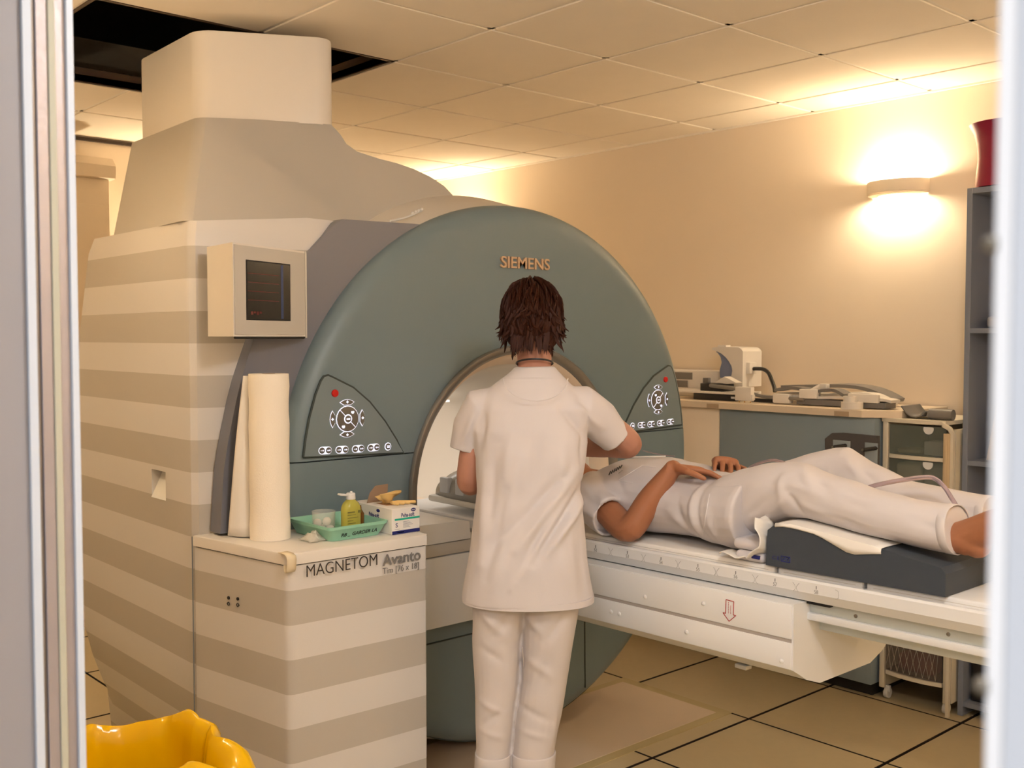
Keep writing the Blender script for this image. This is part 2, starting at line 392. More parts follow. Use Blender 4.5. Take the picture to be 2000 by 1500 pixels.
# ------------------------------------------------------------------ wall sconces
def sconce(name_loc, wall, label):
    x, y, z = name_loc
    t = thing('wall_lamp', (x, y, z), label, 'wall lamp')
    ang = {'X': 0, 'Y': math.pi/2, 'N': -math.pi/2, 'L': math.pi}[wall]
    def tr(bm):
        for v in bm.verts:
            p = Vector((v.co.x, v.co.y, v.co.z)); v.co = Matrix.Rotation(ang, 3, 'Z') @ p + Vector((x, y, z))
        return bm
    # local: wall plane at x=0, lamp grows towards -x, y along the wall
    n = 24; bm = B(); out = []; inn = []
    for i in range(n+1):
        a = math.pi*i/n; out.append((-.125*math.sin(a)**.8, .145*math.cos(a))); inn.append((-.112*math.sin(a)**.8, .132*math.cos(a)))
    prof = out+inn[::-1]
    def R(zz, s): return [(p[0]*s, p[1]*s, zz) for p in prof]
    loft(bm, [R(-.03, .97), R(-.024, 1), R(.024, 1), R(.03, .985)], True); obj('shade', tr(bm), PLASTER, t, 30)
    bm = B(); box(bm, -.006, 0, -.05, .05, -.028, .028, .002); obj('back_plate', tr(bm), PLASTER, t)
    bm = B(); tube(bm, [(-.055, -.05, 0), (-.055, .05, 0)], .006, 10, dome=True); obj('bulb', tr(bm), BULB, t)
    bm = B(); loft(bm, [[(p[0]*.985, p[1]*.97, -.0295) for p in out], [(p[0]*.985, p[1]*.97, -.033) for p in out], [(p[0]*.60-.012, p[1]*.62, -.036) for p in out], [(p[0]*.60-.012, p[1]*.62, -.0295) for p in out]], False, False)
    obj('baffle_ring', tr(bm), PLASTER, t)  # opaque ring added to cut the lamp's downward light
    l = bpy.data.lights.new('lamp_light', 'POINT'); l.energy = SCONCE_W; l.color = WARM; l.shadow_soft_size = .03
    lo = bpy.data.objects.new('lamp_light', l); COL.objects.link(lo); lo.parent = t
    p = Matrix.Rotation(ang, 3, 'Z') @ Vector((-.055, 0, 0.0)); lo.location = p
    return t
sconce((XW, 2.465, 2.245), 'X', 'lit half-round wall lamp between the counter and the shelf unit')
sconce((XW, 5.58, 2.245), 'X', 'lit half-round wall lamp behind the scanner near the far corner')
sconce((2.66, YB, 2.02), 'Y', 'lit half-round wall lamp on the back wall')
sconce((XW, -.6, 2.245), 'X', 'added unseen half-round wall lamp beyond the shelf unit')  # from here on the wall lamps are unseen, added as warm fill
sconce((XL, 3.0, 2.245), 'L', 'added unseen half-round wall lamp on the door wall beside the striped magnet cover')
sconce((XW, .75, 2.245), 'X', 'added unseen half-round wall lamp right beyond the shelf unit')
sconce((XL, 4.7, 2.245), 'L', 'added unseen half-round wall lamp on the door wall in the far corner')
sconce((XL, -.9, 2.245), 'L', 'added unseen half-round wall lamp on the door wall opposite the shelf unit')
sconce((1.5, YF, 2.245), 'N', 'added unseen half-round wall lamp past the foot end of the table near the door wall')
sconce((3.4, YF, 2.245), 'N', 'added unseen half-round wall lamp past the foot end of the table near the shelf wall')

ol = thing('fill_lamp', (1.25, .45, 2.6), 'added unseen round opal fill lamp near the doorway', 'fill lamp')  # lamp put in to light the scanner front and turret
b = B(); lathe(b, [(.10, .062), (.155, .06), (.16, .05), (.155, .035), (.15, .03)], (1.25, .45, 2.6), 40, cap=True); obj('base', b, WHITE, ol)
b = B(); lathe(b, [(.148, .034), (.15, .02), (.142, -.01), (.12, -.035), (.085, -.052), (.04, -.061), (.001, -.063)], (1.25, .45, 2.6), 40, cap=False); obj('opal_glass', b, M('fill_glow', (255, 252, 246), .3, emit=(255, 246, 236), estr=3.), ol, 60)
l = bpy.data.lights.new('fill_light', 'POINT'); l.energy = FILL_W; l.color = (.93, .96, 1); l.shadow_soft_size = .12
lo = bpy.data.objects.new('fill_light', l); COL.objects.link(lo); lo.parent = ol; lo.location = (0, 0, -.19)

# ------------------------------------------------------------------ MRI scanner
X0 = 2.675; ZD = 1.04; RD = 1.01; YFACE = 2.93; ZB = 1.0
mri = thing('mri_scanner', (X0, 3.6, 0), 'large cream striped scanner with a round grey-green front ring', 'scanner')
# left magnet cover (striped), narrowing towards the floor
def xl(z, t=0): return 1.423+.17*max(0, (.55-z)/.55)**2
zs = [0.0, .08, .16, .25, .35, .45, .55, .8, 1.1, 1.5, 1.86, 1.915]
rings = []
for z in zs:
    top = 1.0 if z < 1.9 else 0.0
    d = 0 if z < 1.9 else .012
    zt = z
    yb = 4.32 if z > .5 else 4.32-.12*((.5-z)/.5)
    ch = .0 if z < 1.6 else (z-1.6)*.5
    x = xl(z)+d
    rings.append([(x, 3.10+d, zt), (x+.004, 3.085+d, zt), (x+.02, 3.068+d, zt), (1.80, 2.995+d, zt+(.028 if z > 1.8 else 0)), (2.09, 3.04+d, zt+(.028 if z > 1.8 else 0)), (2.09, yb-.02, zt), (1.75, yb-ch, zt), (1.56, yb-.08-ch, zt), (x+.01, yb-.26-ch, zt)])
bm = B(); loft(bm, rings)
# grip recess in the side wall: cut with a boolean-free inset (pocket part below)
cov = obj('magnet_cover', bm, STRIPE, mri, 28)
bm = B(); py0, py1, pz0, pz1 = 3.268, 3.380, 1.028, 1.121; xo = 1.4215
v = [bm.verts.new(p) for p in ((xo, py0, pz0), (xo, py1, pz0), (xo, py1, pz1), (xo, py0, pz1), (xo+.05, py0+.003, pz1-.004), (xo+.05, py1-.01, pz1-.004))]
hole = B(); box(hole, xo-.01, xo+.06, py0, py1, pz0, pz1)
cut = obj('cutter', hole, DARK)
md = cov.modifiers.new('b', 'BOOLEAN'); md.object = cut; md.operation = 'DIFFERENCE'; md.solver = 'EXACT'
bpy.context.view_layer.update(); me = bpy.data.meshes.new_from_object(cov.evaluated_get(bpy.context.evaluated_depsgraph_get()))
cov.modifiers.clear(); cov.data = me; bpy.data.objects.remove(cut); me.materials.clear(); me.materials.append(STRIPE)
for p in me.polygons: p.use_smooth = True; p.material_index = 0
me.set_sharp_from_angle(angle=math.radians(28))
bm.free(); bm = B()
v = [bm.verts.new(p) for p in ((xo+.002, py0, pz0), (xo+.002, py1, pz0), (xo+.045, py0+.002, pz1-.002), (xo+.045, py1-.002, pz1-.002), (xo+.059, py0+.001, pz0+.001), (xo+.059, py1-.001, pz0+.001))]
bm.faces.new((v[0], v[1], v[3], v[2])); bm.faces.new((v[0], v[2], v[4])); bm.faces.new((v[1], v[5], v[3])); bm.faces.new((v[2], v[3], v[5], v[4]))
obj('grip_recess', bm, M('recess_white', (244, 242, 236), .5), mri)
# drum behind the front ring
bm = B(); lathe(bm, [(.60, 3.0), (.985, 2.99), (1.0, 2.995), (1.03, 3.08), (1.072, 3.24), (1.075, 3.30), (1.075, 4.15), (1.05, 4.3), (.62, 4.34)], (X0, 0, ZD), 128, 'Y', cap=False)
bmesh.ops.bisect_plane(bm, geom=bm.verts[:]+bm.edges[:]+bm.faces[:], plane_co=(0, 0, .025), plane_no=(0, 0, 1), clear_inner=True)
obj('drum_shell', bm, CREAM, mri, 40)
bm = B(); lathe(bm, [(.30, 4.3), (.70, 4.335), (.95, 4.315)], (X0, 0, ZD), 64, 'Y', cap=False); obj('rear_cover', bm, CREAM, mri)
# hood over the magnet
fr = [(1.42, 3.105, 1.915), (1.63, 3.44, 2.31), (1.80, 3.35, 2.312), (2.04, 3.24, 2.31), (2.075, 3.235, 2.278), (2.10, 3.235, 2.248), (2.145, 3.235, 2.226), (2.245, 3.24, 2.212), (2.32, 3.24, 2.205), (2.40, 3.24, 2.192), (2.48, 3.24, 2.170), (2.55, 3.24, 2.140), (2.59, 3.24, 2.110), (2.60, 3.24, 1.93), (2.2, 3.2, 1.90), (1.80, 3.03, 1.93)]
bk = [(1.475, 3.80, 1.915), (1.655, 4.06, 2.31), (1.8, 4.1, 2.312), (2.10, 4.1, 2.31), (2.13, 4.1, 2.275), (2.15, 4.1, 2.242), (2.18, 4.1, 2.217), (2.3, 4.1, 2.20), (2.36, 4.1, 2.19), (2.43, 4.1, 2.17), (2.5, 4.1, 2.14), (2.57, 4.1, 2.11), (2.60, 4.1, 2.085), (2.6, 4.1, 1.93), (2.2, 4.1, 1.90), (1.8, 4.1, 1.90)]
bm = B(); loft(bm, [fr, bk])
bm.edges.ensure_lookup_table()
be = [e for e in bm.edges if all((v.co-Vector(fr[0])).length < 1e-5 or (v.co-Vector(fr[1])).length < 1e-5 for v in e.verts)]
bev(bm, be, .03, 4)
obj('hood_cover', bm, HOOD, mri, 25)
# turret
poly = [(1.637, 3.45), (2.04, 3.232), (2.32, 3.715), (2.32, 4.0), (1.655, 4.0)]
bm = B(); poly_prism(bm, poly, 2.308, 2.612, axis='Z', vert_r=.055)
bev(bm, [e for e in bm.edges if e.calc_face_angle(0) > 1.2 and all(v.co.z > 2.6 for v in e.verts)], .006, 2)
obj('turret_cover', bm, CREAM, mri, 30)
# silver plate beside the ring
fpx = [(430, 1043), (433, 985), (437, 920), (444, 872), (452, 830), (461, 785), (471, 742), (482, 705), (496, 660), (520, 615), (547, 570), (576, 528), (601, 492), (632, 461), (657, 434), (668, 428), (808, 437)]
pl = [hit(a, b, 'Y', 2.985) for a, b in fpx]; pl = [(p.x, p.z) for p in pl]
pl += [(2.36, 1.951), (2.36, 1.62), (2.06, 1.32), (2.0, .95)]
bm = B(); poly_prism(bm, pl, 2.985, 3.05, r=.004, seg=2)
obj('side_plate', bm, SILVER, mri, 30)
# white clip strip on top of the drum
b = B(); tube(b, spline([hit(762, 432, 'Y', 3.0)+Vector((0, 0, .0)), hit(795, 424, 'Y', 3.03), hit(824, 411, 'Y', 3.06)], 4), .004, 8)
for k in range(4):
    p = hit(806+k*6, 419-k*2.6, 'Y', 3.05); lathe(b, [(.005, 0), (.006, .006), (.003, .01)], p, 8)
obj('clip_strip', b, WHITE, mri)
# front ring: loft between the bore ring and the outer rim
def face_rings(n=128):
    R = []
    prof = [(0.0, .525, YFACE+.03, 0), (0.0, .527, YFACE+.004, 0), (0.02, .535, YFACE, 0)]
    for t in np.linspace(.08, 1, 10): prof.append((t, None, YFACE+.004*t, 1))
    for a in (12, 25, 38, 52, 66, 80, 90): prof.append((1, .935+.075*math.sin(math.radians(a)), YFACE+.004+.055*(1-math.cos(math.radians(a))), 2))
    prof.append((1, 1.008, 2.996, 2)); prof.append((1, .99, 2.998, 2))
    for t, r, y, k in prof:
        rr = r if r is not None else .535+(.935-.535)*t
        zc = ZB+(ZD-ZB)*t
        R.append(ring((X0, y, zc), (1, 0, 0), (0, 0, 1), rr, rr, n))
    return R
SEAM = 1.157
def split_face(name, zcut, above, zcut2=None):
    b = B(); loft(b, face_rings(), cap=False)
    bmesh.ops.bisect_plane(b, geom=b.verts[:]+b.edges[:]+b.faces[:], plane_co=(0, 0, zcut), plane_no=(0, 0, 1), clear_inner=above, clear_outer=not above)
    if zcut2 is not None: bmesh.ops.bisect_plane(b, geom=b.verts[:]+b.edges[:]+b.faces[:], plane_co=(0, 0, zcut2), plane_no=(0, 0, 1), clear_inner=not above and True, clear_outer=False)
    ed = [e for e in b.edges if e.is_boundary and all(abs(v.co.z-zcut) < 1e-4 for v in e.verts)]
    r = bmesh.ops.extrude_edge_only(b, edges=ed)
    for v_ in [g for g in r['geom'] if isinstance(g, bmesh.types.BMVert)]: v_.co.y += .03 if v_.co.y < 2.99 else 0
    return obj(name, b, DISC, mri, 45)
split_face('front_cover_upper', SEAM+.002, True)
split_face('front_cover_lower', SEAM-.002, False)
bm = B(); lathe(bm, [(.54, YFACE+.034), (.99, YFACE+.04)], (X0, 0, ZD-.02), 96, 'Y', cap=False); obj('inner_frame', bm, GROOVE, mri)
# grooves in the lower cover
bm = B(); tube(bm, [(X0-.98, YFACE+.001, .475), (X0-.5, YFACE-.001, .475), (X0+.5, YFACE-.001, .475)], .003, 6); 
obj('cover_groove', bm, GROOVE, mri)
bm = B(); tube(bm, [(X0+.34, YFACE-.0005, .47), (X0+.345, YFACE+.002, .25), (X0+.35, YFACE+.005, .14)], .003, 6); obj('cover_groove', bm, GROOVE, mri)
# bore
bm = B(); lathe(bm, [(.527, YFACE+.02), (.529, YFACE-.004), (.523, YFACE-.012), (.512, YFACE-.012), (.496, YFACE-.002), (.49, YFACE+.03)], (X0, 0, ZB), 96, 'Y', cap=False); obj('bore_trim', bm, TRIM, mri, 50)
bm = B(); lathe(bm, [(.494, YFACE+.012), (.486, YFACE+.018), (.470, YFACE+.035), (.456, YFACE+.07), (.453, YFACE+.085)], (X0, 0, ZB), 96, 'Y', cap=False); obj('bore_flare', bm, M('flare_beige', (238, 218, 196), .4), mri, 50)
bm = B(); lathe(bm, [(.453, YFACE+.085), (.449, YFACE+.088), (.43, YFACE+.13), (.395, YFACE+.22), (.36, YFACE+.33), (.335, YFACE+.45), (.31, YFACE+.58), (.30, YFACE+.66), (.30, 4.35)], (X0, 0, ZB), 96, 'Y', cap=False); obj('bore_tunnel', bm, BORE, mri, 50)
b = B(); box(b, X0-.04, X0+.04, 3.42, 4.2, ZB+.288, ZB+.296); bl = obj('bore_light', b, M('bore_lamp', (255, 250, 240), .4, emit=(255, 248, 240), estr=1.2), mri)  # tunnel lamp, itself unseen; added to brighten the bore
l_ = bpy.data.lights.new('bore_lamp', 'AREA'); l_.shape = 'RECTANGLE'; l_.size = .08; l_.size_y = .75; l_.energy = 1.0; l_.color = (1, .95, .9)
lo_ = bpy.data.objects.new('bore_lamp', l_); COL.objects.link(lo_); lo_.parent = mri; lo_.location = Vector((X0, 3.80, ZB+.283))-Vector((X0, 3.6, 0))
# raised maker's lettering
obj('lettering', text_bm('SIEMENS', (2.566, YFACE-.001, 1.812), FACE_NEGY, .248, .043, .004, .012), M('letter_tan', (206, 176, 146), .4, metal=.3), mri)

# control pads
def pad(mx):
    s = 1 if mx else -1
    def W(px, py):
        p = hit(px, py, 'Y', YFACE-.002); return (2*X0-p.x if s > 0 else p.x, p.z)
    out = [(593, 893), (597, 860), (605, 815), (617, 770), (627, 744), (633, 735), (641, 733), (650, 737), (690, 757), (722, 785), (752, 823), (775, 860), (788, 884)]
    o2 = [W(*p) for p in out]
    c = Vector((sum(p[0] for p in o2)/len(o2), sum(p[1] for p in o2)/len(o2)))
    bm = B(); poly_prism(bm, o2, YFACE-.0035, YFACE+.01, r=.0012, seg=1); pp = obj('control_pad', bm, M('pad_grey', (124, 137, 141), .4), mri, 30)
    bm = B(); cl = [Vector((p[0], YFACE-.0005, p[1])) for p in o2]; pts = cl+[cl[0]]; tube(bm, pts, .0042, 6, up=(0, 1, 0)); obj('pad_groove', bm, GROOVE, pp)
    def disc(nm, px, py, r, mat, y=-.0045, th=.003, sx=1):
        q = W(px, py); b = B(); lathe(b, [(r, 0), (r, -th*.6), (r*.85, -th)], (q[0], YFACE+y, q[1]), 20, 'Y'); return obj(nm, b, mat, pp)
    disc('stop_button', 653, 768, .0125, KEYRED, th=.006)
    disc('dial_light', 678, 818, .0435, KEYGLOW, -.0036, .0012); disc('dial', 678, 818, .041, KEYM, -.0045, .003)
    q = W(678, 818); b = B()
    for k in (45+90,):
        a = math.radians(k if s < 0 else 180-k); d = Vector((math.cos(a), 0, math.sin(a)))*.041; tube(b, [Vector((q[0], YFACE-.0078, q[1]))-d, Vector((q[0], YFACE-.0078, q[1]))+d], .0012, 6)
    obj('dial_line', b, KEYGLOW, pp)
    disc('dial_ring', 678, 818, .0155, KEYGLOW, -.0070, .0012); disc('dial_centre', 678, 818, .0115, KEYM, -.0080, .0015)
    box(b := B(), q[0]-.007, q[0]+.007, YFACE-.0098, YFACE-.0093, q[1]-.0025, q[1]+.0025, .0); obj('dial_symbol', b, KEYGLOW, pp)
    for dx, dz in ((.018, .022), (-.018, -.024)):
        b = B(); box(b, q[0]+s*-dx-.006, q[0]+s*-dx+.006, YFACE-.0079, YFACE-.0074, q[1]+dz-.003, q[1]+dz+.003); box(b, q[0]+s*-dx-.003, q[0]+s*-dx+.004, YFACE-.0079, YFACE-.0074, q[1]+dz-.006, q[1]+dz-.001); obj('dial_symbol', b, KEYGLOW, pp)
    for px, py, a in ((677, 785, 90), (677, 849, 270), (648, 819, 180), (707, 816, 0)):
        aa = math.radians(a if s < 0 else 180-a); c0 = W(px, py)
        def lens(k, t):
            P = []
            for i in range(9):
                u = -1+2*i/8; P.append((u*.025*k, .0085*(1-u*u)*k-.001))
            P += [(.012*k, -.009*k), (-.012*k, -.009*k)]
            ca, sa = math.cos(aa-math.pi/2), math.sin(aa-math.pi/2)
            return [(c0[0]+x*ca-z*sa, c0[1]+x*sa+z*ca) for x, z in P]
        b = B(); poly_prism(b, lens(1.14, 0), YFACE-.005, YFACE-.002); obj('key_light', b, KEYGLOW, pp)
        b = B(); poly_prism(b, lens(1, 0), YFACE-.0068, YFACE-.003, r=.0008, seg=1); obj('arrow_key', b, KEYM, pp)
        b = B(); box(b, c0[0]-.0045, c0[0]+.0045, YFACE-.0074, YFACE-.0066, c0[1]-.0015, c0[1]+.0015); box(b, c0[0]-.0015, c0[0]+.0015, YFACE-.0074, YFACE-.0066, c0[1]-.0045, c0[1]+.0045); obj('key_symbol', b, KEYGLOW, pp)
    row = [(628, 880), (641, 879.5), (661, 878.5), (674, 878), (693, 877), (705, 876), (723, 874.5), (735, 873.5)]
    for i in range(0, 8, 2):
        a, c1 = W(*row[i]), W(*row[i+1]); b = B(); tube(b, [(a[0], YFACE-.0036, a[1]), (c1[0], YFACE-.0036, c1[1])], [.0125, .0125], 12, up=(0, 1, 0), dome=True)
        for v_ in b.verts: v_.co.y = YFACE-.0036+(v_.co.y-YFACE+.0036)*.06
        obj('key_light', b, KEYGLOW, pp)
        for j, k in ((a, 0), (c1, 1)):
            b = B(); lathe(b, [(.0102, 0), (.0102, -.002), (.009, -.003)], (j[0], YFACE-.0042, j[1]), 16, 'Y'); obj('round_key', b, KEYM, pp)
            b = B(); box(b, j[0]-.0065, j[0]-.001, YFACE-.0078, YFACE-.0070, j[1]-.001, j[1]+.001); 
            if k: box(b, j[0]-.0045, j[0]-.0030, YFACE-.0078, YFACE-.0070, j[1]-.003, j[1]+.003)
            lathe(b, [(.0028, 0), (.0026, -.0006)], (j[0]+.003, YFACE-.0072, j[1]), 8, 'Y'); obj('key_symbol', b, KEYGLOW, pp)
    disc('key_light', 757, 872, .0135, KEYGLOW, -.0036, .0012); disc('round_key', 757, 872, .0108, KEYM, -.0042, .003)
    q = W(757, 872); b = B(); box(b, q[0]-.006, q[0]+.006, YFACE-.0078, YFACE-.007, q[1]+.0005, q[1]+.004); box(b, q[0]-.006, q[0]+.006, YFACE-.0078, YFACE-.007, q[1]-.004, q[1]-.0005); obj('key_symbol', b, KEYGLOW, pp)
pad(False); pad(True)

# display box at the side of the ring
A_, B_, C_, D_ = Vector((1.443, 2.965, 0)), Vector((1.425, 2.79, 0)), Vector((1.752, 2.945, 0)), Vector((1.752, 2.99, 0))
dz0, dz1 = 1.558, 1.828
bm = B(); poly_prism(bm, [(A_.x, 2.99), (A_.x, A_.y), (B_.x, B_.y), (C_.x, C_.y), (D_.x, D_.y)], dz0, dz1, axis='Z', r=.008, seg=3)
dsp = obj('display_housing', bm, CREAM, mri, 30)
ud = (C_-B_).normalized(); nd = Vector((ud.y, -ud.x, 0)); Ld = (C_-B_).length
def dpt(u, z, n=0): return B_+ud*u+Vector((0, 0, z))+nd*n
def quadbox(name, u0, u1, z0, z1, n0, n1, mat, par):
    b = B(); vs = [b.verts.new(dpt(u, z, n)) for n in (n0, n1) for u, z in ((u0, z0), (u1, z0), (u1, z1), (u0, z1))]
    b.faces.new(vs[:4]); b.faces.new(vs[4:][::-1])
    for i in range(4): b.faces.new((vs[i], vs[4+i], vs[4+(i+1) % 4], vs[(i+1) % 4]))
    return obj(name, b, mat, par)
quadbox('bezel', .004, Ld-.004, dz0+.006, dz1-.006, -.002, .0035, HOOD, dsp)
quadbox('screen_surround', .055, Ld-.085, 1.606, 1.782, .002, .0042, DARK, dsp)
quadbox('screen', .059, Ld-.089, 1.610, 1.778, .003, .0048, GLASSD, dsp)
RL = M('screen_red', (84, 26, 24), .5, emit=(120, 34, 28), estr=.08); BL = M('screen_blue', (44, 56, 88), .5, emit=(70, 95, 150), estr=.06)
for z, a in ((1.742, .9), (1.716, .5), (1.690, .9), (1.664, .6)): quadbox('screen_line', .062, .215, z, z+.0022, .004, .0052, RL, dsp)
for k in range(4): quadbox('screen_line', .075+.014*k, .086+.014*k, 1.622+.004*(k % 2), 1.632, .004, .0052, RL, dsp)
quadbox('screen_bar', .226, .238, 1.612, 1.776, .004, .0052, BL, dsp)
bm = B(); tube(bm, [Vector((1.757, 2.95, dz0-.004)), Vector((1.757, 2.95, dz1))], .005, 6); obj('hinge_strip', bm, ALU, dsp)
bm = B(); tube(bm, [dpt(.01, dz0-.003, -.004), dpt(Ld, dz0-.003, -.004)], .004, 6); obj('bottom_strip', bm, DARK, dsp)

# side cabinet in front of the magnet with its lid
CAB = [(1.4255, 3.0645), (1.4935, 2.645), (1.4965, 2.634), (1.503, 2.6265), (1.513, 2.622), (1.526, 2.6205), (1.968, 2.602), (1.975, 2.608), (1.975, 3.0), (1.80, 3.06)]
bm = B(); poly_prism(bm, CAB, .0, .908, axis='Z'); obj('side_cabinet', bm, STRIPE, mri, 30)
LID = [(1.421, 3.066), (1.4885, 2.645), (1.4905, 2.630), (1.498, 2.620), (1.509, 2.6145), (1.524, 2.613), (1.968, 2.595), (1.978, 2.604), (1.978, 3.0), (1.80, 3.06)]
bm = B(); poly_prism(bm, LID, .912, .945, axis='Z'); bev(bm, [e for e in bm.edges if e.calc_face_angle(0) > 1.2 and all(v.co.z > .94 for v in e.verts)], .006, 2)
obj('cabinet_lid', bm, CREAM, mri, 30)
bm = B(); poly_prism(bm, [(1.70+(a-1.70)*.985, 2.82+(b-2.82)*.985) for a, b in CAB], .90, .918, axis='Z'); obj('lid_gap', bm, DARK, mri)
bm = B(); tube(bm, [(1.4205, 3.070, .94), (1.4205, 3.070, .5), (1.4205, 3.070, .02)], .002, 6); obj('cabinet_seam', bm, M('seam_bluegrey', (120, 126, 130), .6), mri)
obj('lettering', text_bm('MAGNETOM', (1.545, 2.601, .8745), FACE_NEGY, .242, .0335, .0008, -.012), M('dark_letter', (52, 46, 44), .5), mri)
obj('lettering', text_bm('Avanto', (1.805, 2.5985, .868), FACE_NEGY, .142, .034, .0008, .014), M('grey_letter', (124, 120, 118), .5), mri)
obj('lettering', text_bm('Tim [76 x 18]', (1.805, 2.5985, .838), FACE_NEGY, .135, .024, .0008, -.01), MATS['grey_letter'], mri)
c_a, c_b = Vector((1.4255, 3.0645, 0)), Vector((1.4935, 2.645, 0)); cd = (c_b-c_a).normalized(); cn = Vector((cd.y, -cd.x, 0))
if cn.x > 0: cn = -cn
for u, z in ((.172, .776), (.217, .780)):
    p = c_a+Vector((0, 0, z))+cd*u+cn*.001
    b = B(); tube(b, [p+cn*-.002, p+cn*.002], .0052, 10); obj('indicator_light', b, BLACK, mri)
    p2 = p-Vector((0, 0, .018))+cn*.0008; b = B(); tube(b, [p2+cd*(.005*math.cos(t))+Vector((0, 0, .005*math.sin(t))) for t in np.linspace(0, 6.2, 14)], .0012, 5, cap=False)
    lathe(b, [(.002, -.001), (.002, .001)], p2+cd*(-.006 if u < .2 else .006), 6, 'X'); obj('indicator_symbol', b, INK, mri)
# table dock below the bore, part of the scanner
def dockbox(n, x0, x1, z0, z1, y0, mat): return obj(n, box(B(), x0, x1, y0, 3.1, z0, z1, .006, 2), mat, mri, 30)
dockbox('dock_panel', 2.12, 3.23, .548, .795, 2.86, WHITE)
dockbox('dock_band', 2.125, 3.225, .797, .842, 2.862, HOOD)
bm = B(); poly_prism(bm, [(2.13, .845), (2.36, .845), (2.355, .905), (2.33, .912), (2.13, .916)], 2.856, 3.2, r=.006); obj('dock_cheek', bm, WHITE, mri, 30)
bm = B(); poly_prism(bm, [(3.22, .845), (2.99, .845), (2.995, .905), (3.02, .912), (3.22, .916)][::-1], 2.856, 3.2, r=.006); obj('dock_cheek', bm, WHITE, mri, 30)
obj('dock_floor', box(B(), 2.45, 2.90, 2.90, 4.3, .74, .82), M('flare_beige', (226, 208, 186)), mri)

# ------------------------------------------------------------------ patient table
tab = thing('patient_table', (2.68, 1.9, 0), 'white patient table carrying the lying patient into the scanner', 'patient table')
XC = 2.68
def tz(bm):     # the table top runs up very slightly towards its foot end
    for v in bm.verts: v.co.z += .012*(2.0-v.co.y)
    return bm
sec = [(2.414, .838), (2.414, .660), (2.482, .620), (2.546, .598), (2.814, .598), (2.878, .620), (2.946, .660), (2.946, .838)]
b = B(); poly_prism(b, sec, 1.57, 2.853, r=.005); obj('table_body', tz(b), WHITE, tab, 25)
for z0, z1 in ((.744, .835), (.662, .734)):
    b = B(); box(b, 2.4085, 2.42, 1.575, 2.852, z0, z1, .002); obj('side_cover', tz(b), WHITE, tab)
b = B(); box(b, 2.411, 2.42, 1.575, 2.852, .734, .744); obj('cover_gap', tz(b), M('gap_grey', (170, 162, 156), .6), tab)
for y, z in ((2.085, .772), (1.865, .79), (2.225, .70), (2.19, .70), (1.925, .695), (1.602, .68)):
    b = B(); lathe(b, [(.0065, 0), (.006, -.003), (.003, -.0045)], (2.409, y, z+.012*(2-y)), 12, 'X'); obj('plug', b, WHITE, tab)
# board
b = B(); poly_prism(b, [(2.448, .897), (2.452, .903), (2.475, .901), (2.49, .892), (2.87, .892), (2.885, .901), (2.908, .903), (2.912, .897), (2.912, .868), (2.895, .842), (2.465, .842), (2.448, .868)], .72, 3.55, r=0)
obj('table_board', tz(b), WHITE, tab, 20)
b = B(); box(b, 2.475, 2.885, 1.5, 3.4, .832, .8425); obj('board_gap_shade', tz(b), DARK, tab)  # solid dark slab painting the shadow between board and body
for i, (y) in enumerate((2.33, 2.193, 2.057, 1.917, 1.783, 1.652, 1.524)):
    z = .878+.012*(2-y)
    obj('ruler_number', text_bm(str(52+i), (2.4475, y+.006, z-.008), FACE_NEGX, .012, .010, .0004), GREYINK, tab)
    b = B(); box(b, 2.447, 2.449, y-.0006, y+.0006, z+.004, z+.013); obj('ruler_tick', b, INK, tab)
    ym = y-.066
    b = B()
    for s in (-1, 1): tube(b, spline([(2.4475, ym+s*.010, z+.013), (2.4475, ym+s*.0025, z+.004), (2.4475, ym+s*.002, z-.004), (2.4475, ym+s*.008, z-.011)], 3), .0005, 4)
    if i == 6: b.free(); b = B(); tube(b, spline([(2.4475, ym+.01, z+.013), (2.4475, ym, z+.009), (2.4475, ym, z-.007), (2.4475, ym+.01, z-.011)], 3), .0005, 4)
    obj('ruler_bracket', b, GREYINK, tab)
# rails under the board
b = B(); box(b, 2.492, 2.868, .74, 1.60, .806, .842, .002); obj('upper_rail', tz(b), RAILM, tab)
b = B(); box(b, 2.480, 2.88, .74, 1.60, .786, .806, .003); obj('rail_lip', tz(b), WHITE, tab)
b = B(); box(b, 2.540, 2.82, .76, 1.60, .748, .786, .003); obj('lower_rail', tz(b), RAILM, tab)
for px, py in ((1671, 1203.5), (1852, 1239)):
    p = hit(px, py, 'X', 2.4915); b = B(); lathe(b, [(.0055, .001), (.005, -.001), (.0035, -.0018)], p, 12, 'X'); obj('rail_screw', b, SCREW, tab)
# red arrow sticker
def ap(px, py): p = hit(px, py, 'X', 2.4075); return p
ar = [(1418, 1171), (1433, 1175), (1432, 1201), (1437, 1202.5), (1424, 1213.5), (1412, 1196.5), (1417, 1198)]
b = B(); P = [ap(*p) for p in ar]; 
for i in range(7): tube(b, [P[i], P[(i+1) % 7]], .0011, 5)
for k, (px, y0, y1) in enumerate(((1422.8, 1176, 1199), (1427, 1183, 1200))):
    for j in range(7):
        a0 = y0+(y1-y0)*j/7; b2 = ap(px, a0); c2 = ap(px, a0+(y1-y0)/7*.62); tube(b, [b2, c2], .0009, 4)
obj('arrow_sticker', b, REDINK, tab)
b = B(); box(b, 2.49, 2.52, 1.775, 1.815, .600, .612, .002); obj('latch', b, ALU, tab)
